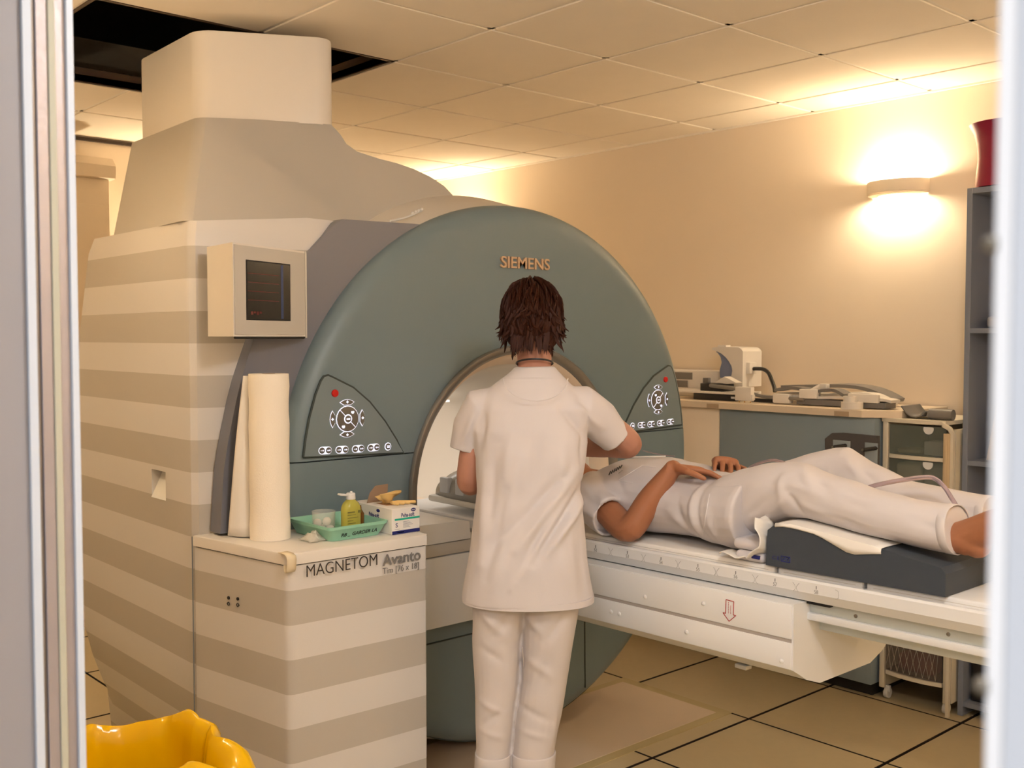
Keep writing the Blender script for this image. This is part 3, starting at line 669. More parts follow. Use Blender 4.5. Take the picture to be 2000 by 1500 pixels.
# mattress pads
for k, (y0, y1) in enumerate(((.80, 1.395), (1.405, 1.662), (1.672, 2.56))):
    m_ = thing('mattress_pad', (2.68, (y0+y1)/2, .90), ('white mattress pad at the foot end of the table', 'white mattress pad under the foam wedge', 'white mattress pad under the patient\'s back')[k], 'mattress pad')
    b = B(); box(b, 2.474, 2.886, y0, y1, .8945, .918, .006, 3); obj('cover', tz(b), WHITE if k < 2 else PAPER, m_, 30)
    b = B(); box(b, 2.4735, 2.8865, y0+.02, y1-.02, .905, .9065); obj('piping', tz(b), HOOD, m_)

# ------------------------------------------------------------------ things on the table
# foam leg wedge
fw = thing('foam_wedge', (2.68, 1.44, .92), 'dark grey foam leg wedge under the patient\'s knees', 'foam wedge')
zt0 = .925
b = B(); poly_prism(b, [(1.178, zt0+.004), (1.178, zt0+.060), (1.19, zt0+.074), (1.36, zt0+.098), (1.60, zt0+.122), (1.655, zt0+.122), (1.685, zt0+.098), (1.69, zt0)], 2.458, 2.902, r=.006, axis='X', seg=3)
obj('wedge_block', b, FOAM, fw, 30)
obj('printed_mark', text_bm('C E', (2.4572, 1.668, zt0+.020), FACE_NEGX, .022, .010, .0004), BLUEINK, fw)
b = B()
y0_, y1_, z0_, z1_ = 1.640, 1.612, zt0+.019, zt0+.033
for a, c in (((y0_, z0_), (y1_, z0_)), ((y1_, z0_), (y1_, z1_)), ((y1_, z1_), (y0_, z1_)), ((y0_, z1_), (y0_, z0_)), ((y0_-.005, z0_+.003), (y0_-.012, z1_-.003)), ((y0_-.012, z1_-.003), (y0_-.018, z0_+.004)), ((y0_-.018, z0_+.004), (y0_-.024, z1_-.003))):
    tube(b, [(2.4572, a[0], a[1]), (2.4572, c[0], c[1])], .0012, 4)
obj('printed_mark', b, BLUEINK, fw)
# paper sheet over the wedge
def sheet(rows, mat, name, parent, origin, label=None, cat=None, th=.0012):
    bm = B(); vs = [[bm.verts.new(p) for p in r] for r in rows]
    for a, c in zip(vs, vs[1:]):
        for i in range(len(a)-1): bm.faces.new((a[i], a[i+1], c[i+1], c[i]))
    o = obj(name, bm, mat, parent, 60, origin)
    m = o.modifiers.new('solid', 'SOLIDIFY'); m.thickness = th; m.offset = 0
    if label: tag(o, label, cat)
    return o
def wedge_z(y): return interp([1.178, 1.19, 1.36, 1.60, 1.655, 1.685, 1.695, 1.72, 1.76], [zt0+.060, zt0+.074, zt0+.098, zt0+.122, zt0+.122, zt0+.098, zt0+.05, zt0+.005, zt0+.002], y)
rows = []
for y in np.linspace(1.345, 1.66, 14):
    f = (y-1.345)/.315
    dr = .028*max(0, 1-abs(y-1.43)/.10)+.008
    rows.append([(2.456, y, wedge_z(y)-dr), (2.4545, y, wedge_z(y)-dr*.5), (2.457, y, wedge_z(y)+.002), (2.49, y, wedge_z(y)+.003)]+[(x, y, wedge_z(y)+.003+.001*math.sin(x*60+y*40)) for x in np.linspace(2.55, 2.89, 6)])
sheet(rows, PAPER, 'paper_sheet', None, (2.68, 1.5, 1.05), 'white paper sheet laid over the top of the foam wedge', 'paper sheet')
# crumpled paper end between wedge and hip
rows = []
path = spline([Vector((0, 1.835, .931)), Vector((0, 1.79, .927)), Vector((0, 1.745, .930)), Vector((0, 1.712, .945)), Vector((0, 1.700, .985)), Vector((0, 1.704, 1.02)), Vector((0, 1.725, 1.045))], 5)
for i, q_ in enumerate(path):
    t = i/(len(path)-1); rw = []
    for j in range(10):
        s_ = j/9
        rw.append(Vector((2.440+.075*s_+.004*math.sin(9*t+5*s_)-.010*math.sin(math.pi*t), q_.y+.010*math.sin(17*t+2.6*s_)*(1-.6*s_), q_.z+.010*abs(math.sin(15*t+1.7*s_))*(1-.5*s_)+.004)))
    rows.append(rw)
sheet(rows, PAPER, 'crumpled_paper', None, (2.48, 1.75, .93), 'crumpled end of white paper between the hip and the foam wedge', 'paper')
# folded cushions under the thighs
for k, (z0, z1, lab) in enumerate(((.9235, .952, 'lower folded white cushion under the patient\'s thighs'), (.953, .984, 'upper folded white cushion under the patient\'s thighs'))):
    cu = thing('folded_cushion', (2.68, 1.77, z0), lab, 'cushion', 'folded cushions')
    b = B(); box(b, 2.462+.004*k, 2.885, 1.703, 1.80+.01*k, z0, z1, .014, 4); obj('cushion_cover', b, CLOTH, cu, 60)
    if k == 0:
        b = B(); box(b, 2.458, 2.47, 1.712, 1.738, z0+.012, z0+.022, .001); obj('blue_tag', b, BLUEINK, cu)

# ------------------------------------------------------------------ body helpers
def limb(bm, pts, radii, n=16, ell=1., up=None, sub=6):
    P = spline(pts, sub); m = len(pts); R = []
    for i in range(len(P)):
        t = i/sub; k = min(int(t), m-2); f = t-k; f = f*f*(3-2*f); R.append(radii[k]*(1-f)+radii[k+1]*f)
    return tube(bm, P, R, n, ell=ell, up=up, dome=True)
def hand(bm, wrist, d, up, thumb, L=.175, curl=(.25, .3, .25), spread=.1, wr=.026, thumb_out=.75):
    """palm plus five separate fingers; d = finger direction, up = back of the hand"""
    d = Vector(d).normalized(); up = Vector(up); up = (up-d*up.dot(d)).normalized(); s = d.cross(up)*1.0
    w0 = Vector(wrist); k = L/.175; rings = []
    for t, hw, ht in ((-.018, wr*1.05, wr*.75), (.0, wr, wr*.66), (.025, .033*k, .0155*k), (.055, .0395*k, .0145*k), (.082, .040*k, .0125*k), (.094, .037*k, .009*k)):
        rings.append(ring(w0+d*t*k, s, up, hw, ht, 16, 2.4))
    loft(bm, rings)
    for i, (off, ln, r) in enumerate(((-.030, .070, .0083), (-.0098, .079, .0088), (.0105, .074, .0085), (.030, .058, .0075))):
        off *= thumb*-1
        a = off*spread/.03; dd = (d+s*a).normalized(); base = w0+d*.082*k+s*off*k; pts = [base-dd*.012, base]; ang = 0; p = base
        for j, (fr_, cu_) in enumerate(zip((.46, .30, .24), curl)):
            ang += cu_; v = (dd*math.cos(ang)-up*math.sin(ang)); p = p+v*ln*fr_*k; pts.append(p)
        tube(bm, pts, [r*k*1.02, r*k, r*k*.98, r*k*.9, r*k*.78], 10, dome=True)
    tb = w0+d*.020*k+s*thumb*.026*k; v1 = (d*.75+s*thumb*thumb_out-up*.25).normalized(); p1 = tb+v1*.040*k; v2 = (d*.95+s*thumb*.25-up*.3).normalized(); p2 = p1+v2*.030*k; p3 = p2+(d-up*.35+s*thumb*.05).normalized()*.024*k
    tube(bm, [tb-v1*.02, tb, p1, p2, p3], [.013*k, .0135*k, .0105*k, .0095*k, .008*k], 10, dome=True)
def head(bm, c, fwd, up, k=1.0):
    """skull, jaw, nose, ears, brow, lips; fwd = face direction"""
    fwd = Vector(fwd).normalized(); up = Vector(up); up = (up-fwd*up.dot(fwd)).normalized(); r = fwd.cross(up)
    c = Vector(c)
    def T(p): return c+(r*p[0]+fwd*p[1]+up*p[2])*k
    def ell(p, a, b_, d):
        e = B(); ellipsoid(e, (0, 0, 0), a, b_, d, 20, 12)
        for v in e.verts: v.co = T((p[0]+v.co.x, p[1]+v.co.y, p[2]+v.co.z))
        merge(bm, e)
    ell((0, -.012, .018), .076, .094, .095); ell((0, .03, -.03), .06, .06, .078); ell((0, .045, -.075), .036, .036, .032)
    ell((0, .088, -.012), .011, .016, .026); ell((0, .098, -.026), .014, .012, .010)
    ell((0, .082, -.055), .024, .010, .006); ell((0, .081, -.065), .021, .010, .006)
    ell((.03, .075, .020), .022, .012, .006); ell((-.03, .075, .020), .022, .012, .006)
    for s in (-1, 1): ell((s*.078, -.012, -.008), .008, .018, .030); ell((s*.076, -.004, -.028), .007, .012, .012)
    return T
def eyes(T, par, k=1.0):
    for s in (-1, 1):
        b = B(); c = T((s*.030, .073, .002)); ellipsoid(b, c, .0115, .0115, .0115, 12, 8); obj('eye', b, M('eye_white', (230, 224, 216), .25), par)

# ------------------------------------------------------------------ nurse (seen from behind)
ND = 3.10
nur = thing('person', FH*ND, 'person in white short-sleeved tunic and trousers standing with back turned at the table', 'person', rz=YAW)
K = ND/FPX
def nl(px, py, f=0.): 
    """pixel -> nurse space (x right, y forward, z up) at forward offset f"""
    D = ND+f; return Vector(((px-1000)*D/FPX, f, CAMH-(py-658)*D/FPX))
body = B()
# trunk
for_rings = [(.80, .047, .14, .09, -.015), (.90, .047, .145, .10, -.02), (1.0, .048, .13, .09, -.01), (1.1, .05, .118, .082, 0), (1.2, .055, .128, .088, .01), (1.3, .056, .138, .085, .02), (1.37, .058, .13, .07, .035), (1.41, .062, .075, .055, .055), (1.44, .066, .05, .05, .07)]
loft(body, [ring((cx, y, z), (1, 0, 0), (0, 1, 0), rx, ry, 24) for z, cx, rx, ry, y in for_rings])
NK = [nl(1044, 745, .06), nl(1044, 715, .085), nl(1043, 680, .10)]
limb(body, NK, [.055, .052, .053])
HC = nl(1040, 634, .115)
Tn = head(body, HC, (.10, .93, -.28), (0, .25, 1))
# legs
LL = [Vector((-.035, -.01, .80)), Vector((-.047, -.005, .60)), Vector((-.051, -.005, .44)), Vector((-.056, -.01, .28)), Vector((-.058, -.01, .09))]
RL_ = [Vector((.115, -.01, .80)), Vector((.10, 0, .60)), Vector((.080, 0, .44)), Vector((.063, -.005, .28)), Vector((.058, -.005, .09))]
for L in (LL, RL_): limb(body, L, [.075, .06, .048, .042, .036], 16)
for L in (LL, RL_): limb(body, [L[-1]+Vector((0, -.02, -.03)), L[-1]+Vector((0, .07, -.04)), L[-1]+Vector((0, .14, -.055))], [.032, .034, .024])
# left arm: upper arm hangs, forearm reaches forward to the patient's head
lsh, lel, lwr = nl(938, 792, .03), nl(916, 942, .05), Vector((-.045, .34, 1.13))
limb(body, [lsh, (lsh+lel)/2, lel, (lel*.6+lwr*.4), lwr], [.040, .042, .038, .036, .027])
hand(body, lwr, (.35, .9, -.15), (-.1, .2, 1), 1, curl=(.3, .35, .3))
rsh, rel, rwr = nl(1128, 782, .04), nl(1230, 868, .13), Vector((.20, .36, 1.19))
limb(body, [rsh, (rsh+rel)/2, rel, (rel*.6+rwr*.4), rwr], [.042, .043, .040, .037, .027])
hand(body, rwr, (-.25, .92, -.2), (.1, .2, 1), -1, curl=(.35, .4, .3))
bo = obj('body', body, SKIN, nur); remesh(bo, .005, 5)
eyes(Tn, nur)
# tunic
tu = B()
TR = [(.783, .0475, .195, .137, -.02), (.80, .0475, .194, .137, -.02), (.90, .047, .179, .132, -.02), (1.03, .049, .162, .122, -.01), (1.10, .050, .154, .116, 0), (1.20, .056, .163, .116, .008), (1.28, .054, .172, .113, .015), (1.345, .057, .166, .103, .025), (1.39, .060, .145, .088, .036), (1.425, .064, .106, .074, .048), (1.452, .067, .075, .066, .06), (1.468, .068, .060, .058, .066)]
loft(tu, [ring((cx, y, z), (1, 0, 0), (0, 1, 0), rx, ry, 32, 2.3) for z, cx, rx, ry, y in TR])
def open_tube(bm, pts, radii, up, n=24, lip=.009, deep=.03):
    P_, F_ = frames(pts, up); R_ = [ring(p, f[1], f[2], q, q, n) for p, f, q in zip(P_, F_, radii)]
    e, f = P_[-1], F_[-1]; r = radii[-1]
    R_ += [ring(e, f[1], f[2], r-lip, r-lip, n), ring(e-f[0]*deep, f[1], f[2], r-lip-.002, r-lip-.002, n)]
    return loft(bm, R_)
def sleeve(bm, pts, radii): return open_tube(bm, pts, radii, (0, 1, 0))
ls0 = nl(958, 778, .03)
sleeve(tu, [nl(985, 790, .03), nl(942, 800, .035), nl(922, 835, .045), nl(912, 872, .05), nl(910, 881, .05)], [.055, .067, .060, .053, .0525])
rs0 = nl(1110, 778, .03)
sleeve(tu, [nl(1090, 792, .03), nl(1133, 798, .05), nl(1172, 822, .08), nl(1198, 850, .10), nl(1204, 856.5, .105)], [.060, .073, .062, .052, .0515])
to = obj('tunic', tu, CLOTH, nur); remesh(to, .0042, 8)
def nb(px, py, f=-.12): return tuple(nl(px, py, f))
folds(to, [
    (nb(1125, 925, -.10), nb(1010, 1075), .016, .011), (nb(1138, 950, -.06), nb(1040, 1100), .013, -.010), (nb(1140, 975, -.04), nb(1065, 1085), .013, .010),
    (nb(1100, 935), nb(985, 1050), .016, -.008), (nb(1020, 900), nb(970, 1040), .024, .007), (nb(970, 870, -.1), nb(955, 1010, -.1), .018, -.006),
    (nb(1055, 860), nb(1040, 960), .018, -.005), (nb(1100, 880, -.1), nb(1095, 950, -.1), .016, .006), (nb(1010, 1010), nb(945, 1085, -.1), .02, -.006), (nb(950, 930, -.08), nb(940, 1100, -.08), .016, .007),
    (nb(1080, 1050), nb(1120, 1150, -.1), .022, .006), (nb(985, 1080), nb(960, 1165), .02, .005), (nb(1130, 1040, -.06), nb(1145, 1160, -.05), .018, -.007),
    (nb(1100, 800, -.07), nb(1150, 855, -.03), .014, -.010), (nb(1120, 790, -.06), nb(1175, 835, -.0), .012, .008), (nb(1140, 845, -.03), nb(1138, 900, -.06), .012, -.008), (nb(945, 800, -.07), nb(935, 880, -.05), .014, -.009),
    (nb(925, 810, -.02), nb(905, 865, .0), .010, .005), (nb(1045, 740, -.05), nb(1045, 745, -.05), .05, .003), (nb(990, 960), nb(950, 1130, -.1), .012, -.005), (nb(1120, 960, -.08), nb(1000, 1150), .014, .005), (nb(1000, 850), nb(985, 930), .014, .004), (nb(1070, 1000), nb(1010, 1130), .012, -.005)], wob=.004, wscale=7, gain=1.5, skip=1)
def band(name, rings_, mat, par, n=32, e=2.3):
    b = B(); loft(b, rings_, cap=False); o = obj(name, b, mat, par, 60); m = o.modifiers.new('s', 'SOLIDIFY'); m.thickness = .003; m.offset = 0; return o
band('tunic_hem', [ring((.0475, -.02, z), (1, 0, 0), (0, 1, 0), .195+d, .137+d, 32, 2.3) for z, d in ((.7805, -.004), (.782, -.0015), (.7985, -.002), (.7995, -.0045))], CLOTH, nur)
# neck yoke facing seen through the cloth, slightly raised
yk = B(); P = []
for i in range(25):
    a = math.pi*i/24; P.append((1045-62*math.cos(a), 737+42*math.sin(a)))
tube(yk, spline([Vector(nb(px, py, -.0))+Vector((0, -.062-.035*((py-720)/60), 0)) for px, py in P[::3]], 4), .0013, 5); obj('yoke_seam', yk, CLOTH, nur)
b = B(); cpts = [Vector((.068+.0545*math.cos(t), .068+.051*math.sin(t), 1.478-.014*math.sin(t))) for t in np.linspace(0, 2*math.pi, 33)]
tube(b, cpts, .0030, 6, cap=False); obj('neck_cord', b, BLACK, nur)
# trousers
tr = B()
loft(tr, [ring((.047, -.015, z), (1, 0, 0), (0, 1, 0), rx, ry, 24, 2.3) for z, rx, ry in ((1.0, .135, .10), (.92, .155, .115), (.86, .150, .110), (.80, .10, .07))])
def trleg(rows): loft(tr, [ring((cx, y, z), (1, 0, 0), (0, 1, 0), rx, ry, 24, 2.2) for z, cx, rx, ry, y in rows])
trleg([(.92, -.030, .078, .10, -.015), (.84, -.034, .083, .10, -.015), (.756, -.036, .082, .097, -.015), (.665, -.0465, .072, .088, -.01), (.545, -.0465, .066, .078, -.005), (.44, -.0515, .058, .070, -.005), (.33, -.0560, .0505, .064, -.01), (.215, -.058, .052, .064, -.01)])
trleg([(.92, .120, .078, .10, -.015), (.84, .118, .082, .10, -.015), (.756, .113, .085, .098, -.015), (.665, .107, .078, .09, -.01), (.545, .096, .0695, .08, 0), (.44, .0785, .0695, .074, 0), (.33, .0635, .064, .068, -.005), (.215, .060, .062, .066, -.005)])
to2 = obj('trousers', tr, CLOTH2, nur); remesh(to2, .005, 4)
folds(to2, [
    (nb(935, 1195, -.1), nb(985, 1250, -.1), .014, .008), (nb(1005, 1190, -.1), nb(960, 1260, -.1), .014, -.008), (nb(1020, 1200, -.1), nb(1060, 1245, -.1), .013, .008), (nb(1110, 1200, -.09), nb(1065, 1260, -.1), .014, -.008),
    (nb(940, 1270, -.08), nb(985, 1300, -.08), .012, -.005), (nb(1030, 1295, -.08), nb(1080, 1330, -.08), .014, .006), (nb(1070, 1290, -.08), nb(1040, 1360, -.08), .013, -.006),
    (nb(935, 1380, -.07), nb(985, 1405, -.07), .010, .005), (nb(985, 1395, -.07), nb(940, 1430, -.07), .010, -.005), (nb(940, 1440, -.07), nb(985, 1455, -.07), .009, .004), (nb(1010, 1390, -.07), nb(1075, 1420, -.07), .011, -.005), (nb(1085, 1400, -.06), nb(1080, 1475, -.06), .010, .006), (nb(1015, 1440, -.07), nb(1070, 1455, -.07), .010, .004)], wob=.003, wscale=9, gain=.9, skip=1)
for cx, rx, ry, y, c2, r2 in ((-.0562, .053, .0665, -.01, -.058, .0545), (.0635, .0665, .0705, -.005, .060, .0645)):
    band('trouser_cuff', [ring((cx, y, .322), (1, 0, 0), (0, 1, 0), rx-.002, ry-.002, 24, 2.2), ring((cx, y, .318), (1, 0, 0), (0, 1, 0), rx, ry, 24, 2.2), ring((c2, y, .215), (1, 0, 0), (0, 1, 0), r2, ry, 24, 2.2)], CLOTH2, nur)
b = B(); tube(b, spline([(x, -.096+.02*(.75-z), z) for x, z in ((.030, .66),)]+[Vector((.034, -.03, .55)), Vector((.012, -.03, .44)), Vector((.004, -.03, .33))], 4), .0012, 5); obj('inseam', b, CLOTH2, nur)
# clogs
for L in (LL, RL_):
    c = L[-1]; b = B(); loft(b, [ring((c.x, c.y+dy, .001+h), (1, 0, 0), (0, 0, 1), rx, h, 20, 2.6) for dy, rx, h in ((-.055, .02, .02), (-.048, .034, .035), (0, .038, .04), (.06, .044, .042), (.12, .046, .034), (.165, .036, .022), (.178, .015, .012))]); obj('clog', b, WHITE, nur, 40)
# hair: close cap plus tapered locks
hb = B(); cap = B(); ellipsoid(cap, (0, 0, 0), .0865, .107, .109, 28, 18)
fw_, up_ = Vector((.10, .93, -.28)).normalized(), Vector((0, .25, 1)); up_ = (up_-fw_*up_.dot(fw_)).normalized(); rt_ = fw_.cross(up_)
def HT(p): return HC+rt_*p[0]+fw_*p[1]+up_*p[2]
kill = []
for v in cap.verts:
    x, y, z = v.co; z += .022; y -= .016
    if y > .035 and z < .055: kill.append(v)
    elif z < -.065: kill.append(v)
    n = noise.noise(Vector((x*40, y*40, z*16)))*.006+noise.noise(Vector((x*18, y*18, z*10)))*.006
    v.co = HT((x*(1+n*6), y*(1+n*6), z))
bmesh.ops.delete(cap, geom=kill, context='VERTS'); merge(hb, cap)
rng = random.Random(3)
for k in range(330):
    a = rng.uniform(math.radians(150), math.radians(390)); el = rng.uniform(-.35, 1.45) if k > 120 else rng.uniform(-.75, -.1)
    def sp(a, e, r=1.0): return Vector((.087*r*math.cos(e)*math.cos(a), .108*r*math.cos(e)*math.sin(a)-.016, .109*r*math.sin(e)+.022))
    L = rng.uniform(.6, 1.0) if k > 120 else rng.uniform(.45, .85)
    swirl = rng.uniform(-.35, .35); pts = []
    for j in range(6):
        t = j/5; e2 = el-L*t; r = 1.01+.05*math.sin(math.pi*t)+.03*rng.random()
        p = sp(a+swirl*t, max(e2, -.9), r)
        if e2 < -.9: p.z -= (-.9-e2)*.075; p.y += .012*t
        if t > .7 and el < .1: p += Vector((math.cos(a), math.sin(a), 0))*rng.uniform(-.006, .014)*(t-.6)/.4
        pts.append(HT(p))
    rr = rng.uniform(.0035, .007); tube(hb, pts, [rr, rr*1.2, rr*1.1, rr*.9, rr*.6, rr*.12], 5, ell=.55)
for k in range(110):
    a = rng.uniform(math.radians(165), math.radians(375)); e0 = rng.uniform(-.55, .25); out_ = Vector((math.cos(a), math.sin(a), 0)); sd = rng.uniform(-1, 1); ln = rng.uniform(.03, .06)
    p0 = Vector((.087*1.02*math.cos(e0)*math.cos(a), .108*1.02*math.cos(e0)*math.sin(a)-.016, .109*math.sin(e0)+.022)); tan = Vector((-math.sin(a), math.cos(a), 0))*sd
    P_ = [HT(p0), HT(p0+out_*.004+tan*ln*.2+Vector((0, 0, -ln*.45))), HT(p0+out_*.008+tan*ln*.45+Vector((0, 0, -ln*.8))), HT(p0+out_*rng.uniform(.008, .022)+tan*ln*.8+Vector((0, 0, -ln*rng.uniform(.9, 1.15))))]
    rr = rng.uniform(.003, .0055); tube(hb, spline(P_, 2), [rr, rr*1.1, rr*1.1, rr, rr*.8, rr*.5, rr*.1], 5, ell=.5)
for k in range(60):
    a = rng.uniform(math.radians(200), math.radians(340)); x_ = .05*math.cos(a)*1.15; P_ = [HT(Vector((x_, -.098+abs(x_)*.3, -.035))), HT(Vector((x_*1.02, -.098+abs(x_)*.3, -.07))), HT(Vector((x_*1.03+rng.uniform(-.006, .006), -.090+abs(x_)*.2+rng.uniform(-.008, .004), -.10-rng.uniform(0, .022))))]
    rr = rng.uniform(.003, .0055); tube(hb, spline(P_, 2), [rr, rr, rr*.9, rr*.6, rr*.1], 5, ell=.5)
obj('hair', hb, HAIR, nur, 60)

# ------------------------------------------------------------------ patient (lying on the table)
pat = thing('person', (2.68, 1.9, .92), 'person in white clothes lying on the patient table with hands on the belly', 'person')
pb = B(); ZT = .922
def yr(y, zc, rx, rz, x=2.68, e=2.2, n=28, flat=None):
    R = ring((x, y, zc), (1, 0, 0), (0, 0, 1), rx, rz, n, e)
    return [Vector((p.x, p.y, max(p.z, flat))) if flat else p for p in R]
loft(pb, [yr(2.50, 1.02, .07, .06), yr(2.44, 1.025, .16, .085), yr(2.33, 1.03, .18, .10), yr(2.2, 1.035, .175, .10), yr(2.08, 1.03, .165, .09), yr(1.95, 1.025, .175, .09), yr(1.86, 1.02, .165, .085)])
limb(pb, [(2.68, 2.46, 1.03), (2.68, 2.53, 1.035), (2.68, 2.61, 1.035)], [.062, .056, .058])
HP = Vector((2.68, 2.70, 1.035)); Tp = head(pb, HP, (0, -.08, 1), (0, 1, .08))
# legs and feet
nleg = [(2.59, 1.98, 1.02), (2.575, 1.80, 1.085), (2.56, 1.64, 1.125), (2.555, 1.42, 1.095), (2.55, 1.20, 1.062)]
fleg = [(2.775, 1.98, 1.02), (2.79, 1.80, 1.095), (2.80, 1.645, 1.145), (2.80, 1.42, 1.09), (2.80, 1.22, 1.062)]
for lg, tilt in ((nleg, -.06), (fleg, .05)):
    limb(pb, lg, [.075, .066, .052, .048, .037], 16)
    a = Vector(lg[-1])
    limb(pb, [a+Vector((0, .02, 0)), a+Vector((0, -.035, -.004)), a+Vector((0, -.055, -.012))], [.038, .040, .034])
    limb(pb, [a+Vector((0, -.02, .0)), a+Vector((tilt*.2, -.075, .028)), a+Vector((tilt*.6, -.14, .066)), a+Vector((tilt*.9, -.185, .085))], [.041, .040, .034, .024], 16, ell=.9)
    for j in range(5):
        o_ = Vector(((j-2)*.017, abs(j-1.2)*.008, 0)); t0 = a+Vector((tilt*.9, -.185, .085))+o_
        tube(pb, [t0+Vector((0, .02, -.008)), t0+Vector((0, -.018, .008)), t0+Vector((0, -.034, .010))], [.010-.0007*j, .010-.0007*j, .008-.0006*j], 8, dome=True)
# near arm: elbow on the table, hand on the belly
sh, el_, wr_ = Vector((2.505, 2.42, 1.035)), Vector((2.455, 2.195, .958)), Vector((2.535, 2.085, 1.150))
limb(pb, [sh, sh*.5+el_*.5, el_, el_*.55+wr_*.45, wr_], [.056, .047, .043, .040, .027])
hand(pb, wr_, (.10, -.155, -.012), (.25, .05, 1), 1, L=.182, curl=(.16, .25, .2), spread=.09)
# far arm and hand, knuckles raised
sh2, el2, wr2 = Vector((2.86, 2.42, 1.035)), Vector((2.93, 2.21, .975)), Vector((2.815, 2.115, 1.135))
limb(pb, [sh2, sh2*.5+el2*.5, el2, el2*.55+wr2*.45, wr2], [.056, .047, .043, .038, .027])
hand(pb, wr2, (-.075, -.085, .035), (.05, -.15, 1), -1, L=.185, curl=(.75, .55, .35), spread=.24)
po = obj('body', pb, SKIN2, pat); remesh(po, .004, 4)
eyes(Tp, pat)
b = B(); e_ = B(); ellipsoid(e_, (0, 0, 0), .083, .092, .10, 20, 14)
for v in e_.verts: v.co = Vector((2.68+v.co.x, 2.725+v.co.z*.95, 1.018+v.co.y*.9))
bmesh.ops.delete(e_, geom=[v for v in e_.verts if v.co.z > 1.065 and v.co.y < 2.775], context='VERTS'); merge(b, e_); obj('hair', b, HAIR2, pat, 60)
# shirt
sb_ = B()
loft(sb_, [yr(2.475, 1.025, .085, .075, flat=ZT), yr(2.45, 1.03, .155, .092, flat=ZT), yr(2.40, 1.035, .19, .105, flat=ZT), yr(2.33, 1.036, .197, .116, flat=ZT), yr(2.24, 1.038, .195, .122, flat=ZT), yr(2.15, 1.036, .193, .114, flat=ZT), yr(2.08, 1.03, .192, .103, flat=ZT), yr(1.98, 1.028, .205, .102, flat=ZT), yr(1.88, 1.035, .226, .118, flat=ZT), yr(1.82, 1.042, .236, .128, flat=ZT), yr(1.80, 1.042, .236, .129, flat=ZT)])
def stube(bm, pts, rr): return open_tube(bm, pts, rr, (0, 0, 1))
stube(sb_, [(2.55, 2.42, 1.04), (2.505, 2.40, 1.035), (2.478, 2.345, 1.00), (2.464, 2.288, .985), (2.462, 2.278, .983)], [.072, .072, .068, .066, .066])
stube(sb_, [(2.81, 2.42, 1.04), (2.86, 2.40, 1.035), (2.892, 2.345, 1.00), (2.908, 2.29, .99)], [.072, .07, .063, .058])
so = obj('shirt', sb_, CLOTH, pat); remesh(so, .0042, 4)
def ph(px, py, X): return tuple(Vector(hit(px, py, 'X', X))-Vector((2.68, 1.9, .92)))
folds(so, [(ph(1165, 945, 2.55), ph(1215, 1000, 2.48), .012, -.009), (ph(1190, 940, 2.58), ph(1235, 985, 2.5), .012, .007), (ph(1205, 935, 2.6), ph(1215, 990, 2.5), .010, -.006), (ph(1150, 985, 2.47), ph(1200, 1020, 2.43), .012, .006),
    (ph(1355, 945, 2.5), ph(1350, 1060, 2.45), .012, .010), (ph(1368, 950, 2.5), ph(1365, 1070, 2.45), .010, -.008), (ph(1320, 980, 2.48), ph(1330, 1040, 2.46), .014, -.009), (ph(1300, 1000, 2.47), ph(1345, 1070, 2.45), .014, .008), (ph(1390, 960, 2.5), ph(1385, 1075, 2.44), .012, .006), (ph(1290, 1030, 2.46), ph(1330, 1075, 2.45), .012, -.006), (ph(1230, 900, 2.68), ph(1260, 935, 2.6), .014, .006), (ph(1250, 905, 2.66), ph(1245, 960, 2.55), .012, -.006)], wob=.005, wscale=11, gain=.7, skip=0)
def stitched(name, pix, o, par, r, mat, n=6, lift=.0006):
    P_ = []
    for a_, c_ in zip(pix, pix[1:]):
        for k in range(n): P_.append(surf(a_[0]+(c_[0]-a_[0])*k/n, a_[1]+(c_[1]-a_[1])*k/n, o, lift))
    P_ = [p for p in P_+[surf(*pix[-1], o, lift)] if p is not None]
    b = B()
    if len(P_) > 2: tube(b, P_, r, 5)
    return obj(name, b, mat, par)
stitched('pocket_seam', [(1236, 944), (1208, 938), (1255, 909), (1282, 913)], so, pat, .0013, M('seam_white', (224, 218, 216), .8))
stitched('hem_seam', [(1386, 965), (1378, 1010), (1372, 1060), (1368, 1078)], so, pat, .0013, MATS['seam_white'])
for j in range(6):
    stitched('chest_print', [(1190+j*4.4, 928-j*2.6), (1193+j*4.4, 921-j*2.4)], so, pat, .0020, INK, 3, .001)
stitched('chest_print', [(1208, 925), (1216, 919)], so, pat, .0016, GREYINK, 3, .001)

# trousers
pt = B()
loft(pt, [yr(2.05, 1.025, .17, .085, flat=ZT+.004), yr(1.95, 1.03, .19, .098, flat=ZT+.004), yr(1.86, 1.05, .195, .098, flat=ZT+.03), yr(1.80, 1.07, .185, .09, flat=ZT+.06), yr(1.77, 1.075, .165, .08, flat=ZT+.08)])
def pleg(rows): loft(pt, [ring((x, y, z), (1, 0, 0), (0, .12, 1), rx, rz, 22, 2.2) for y, x, z, rx, rz in rows])
pleg([(1.93, 2.585, 1.04, .085, .09), (1.84, 2.58, 1.07, .088, .098), (1.75, 2.572, 1.105, .085, .088), (1.68, 2.565, 1.125, .080, .080), (1.625, 2.56, 1.128, .076, .076), (1.54, 2.558, 1.113, .074, .068), (1.42, 2.555, 1.095, .073, .062), (1.30, 2.552, 1.083, .072, .060), (1.205, 2.55, 1.080, .070, .060), (1.196, 2.55, 1.080, .070, .060)])
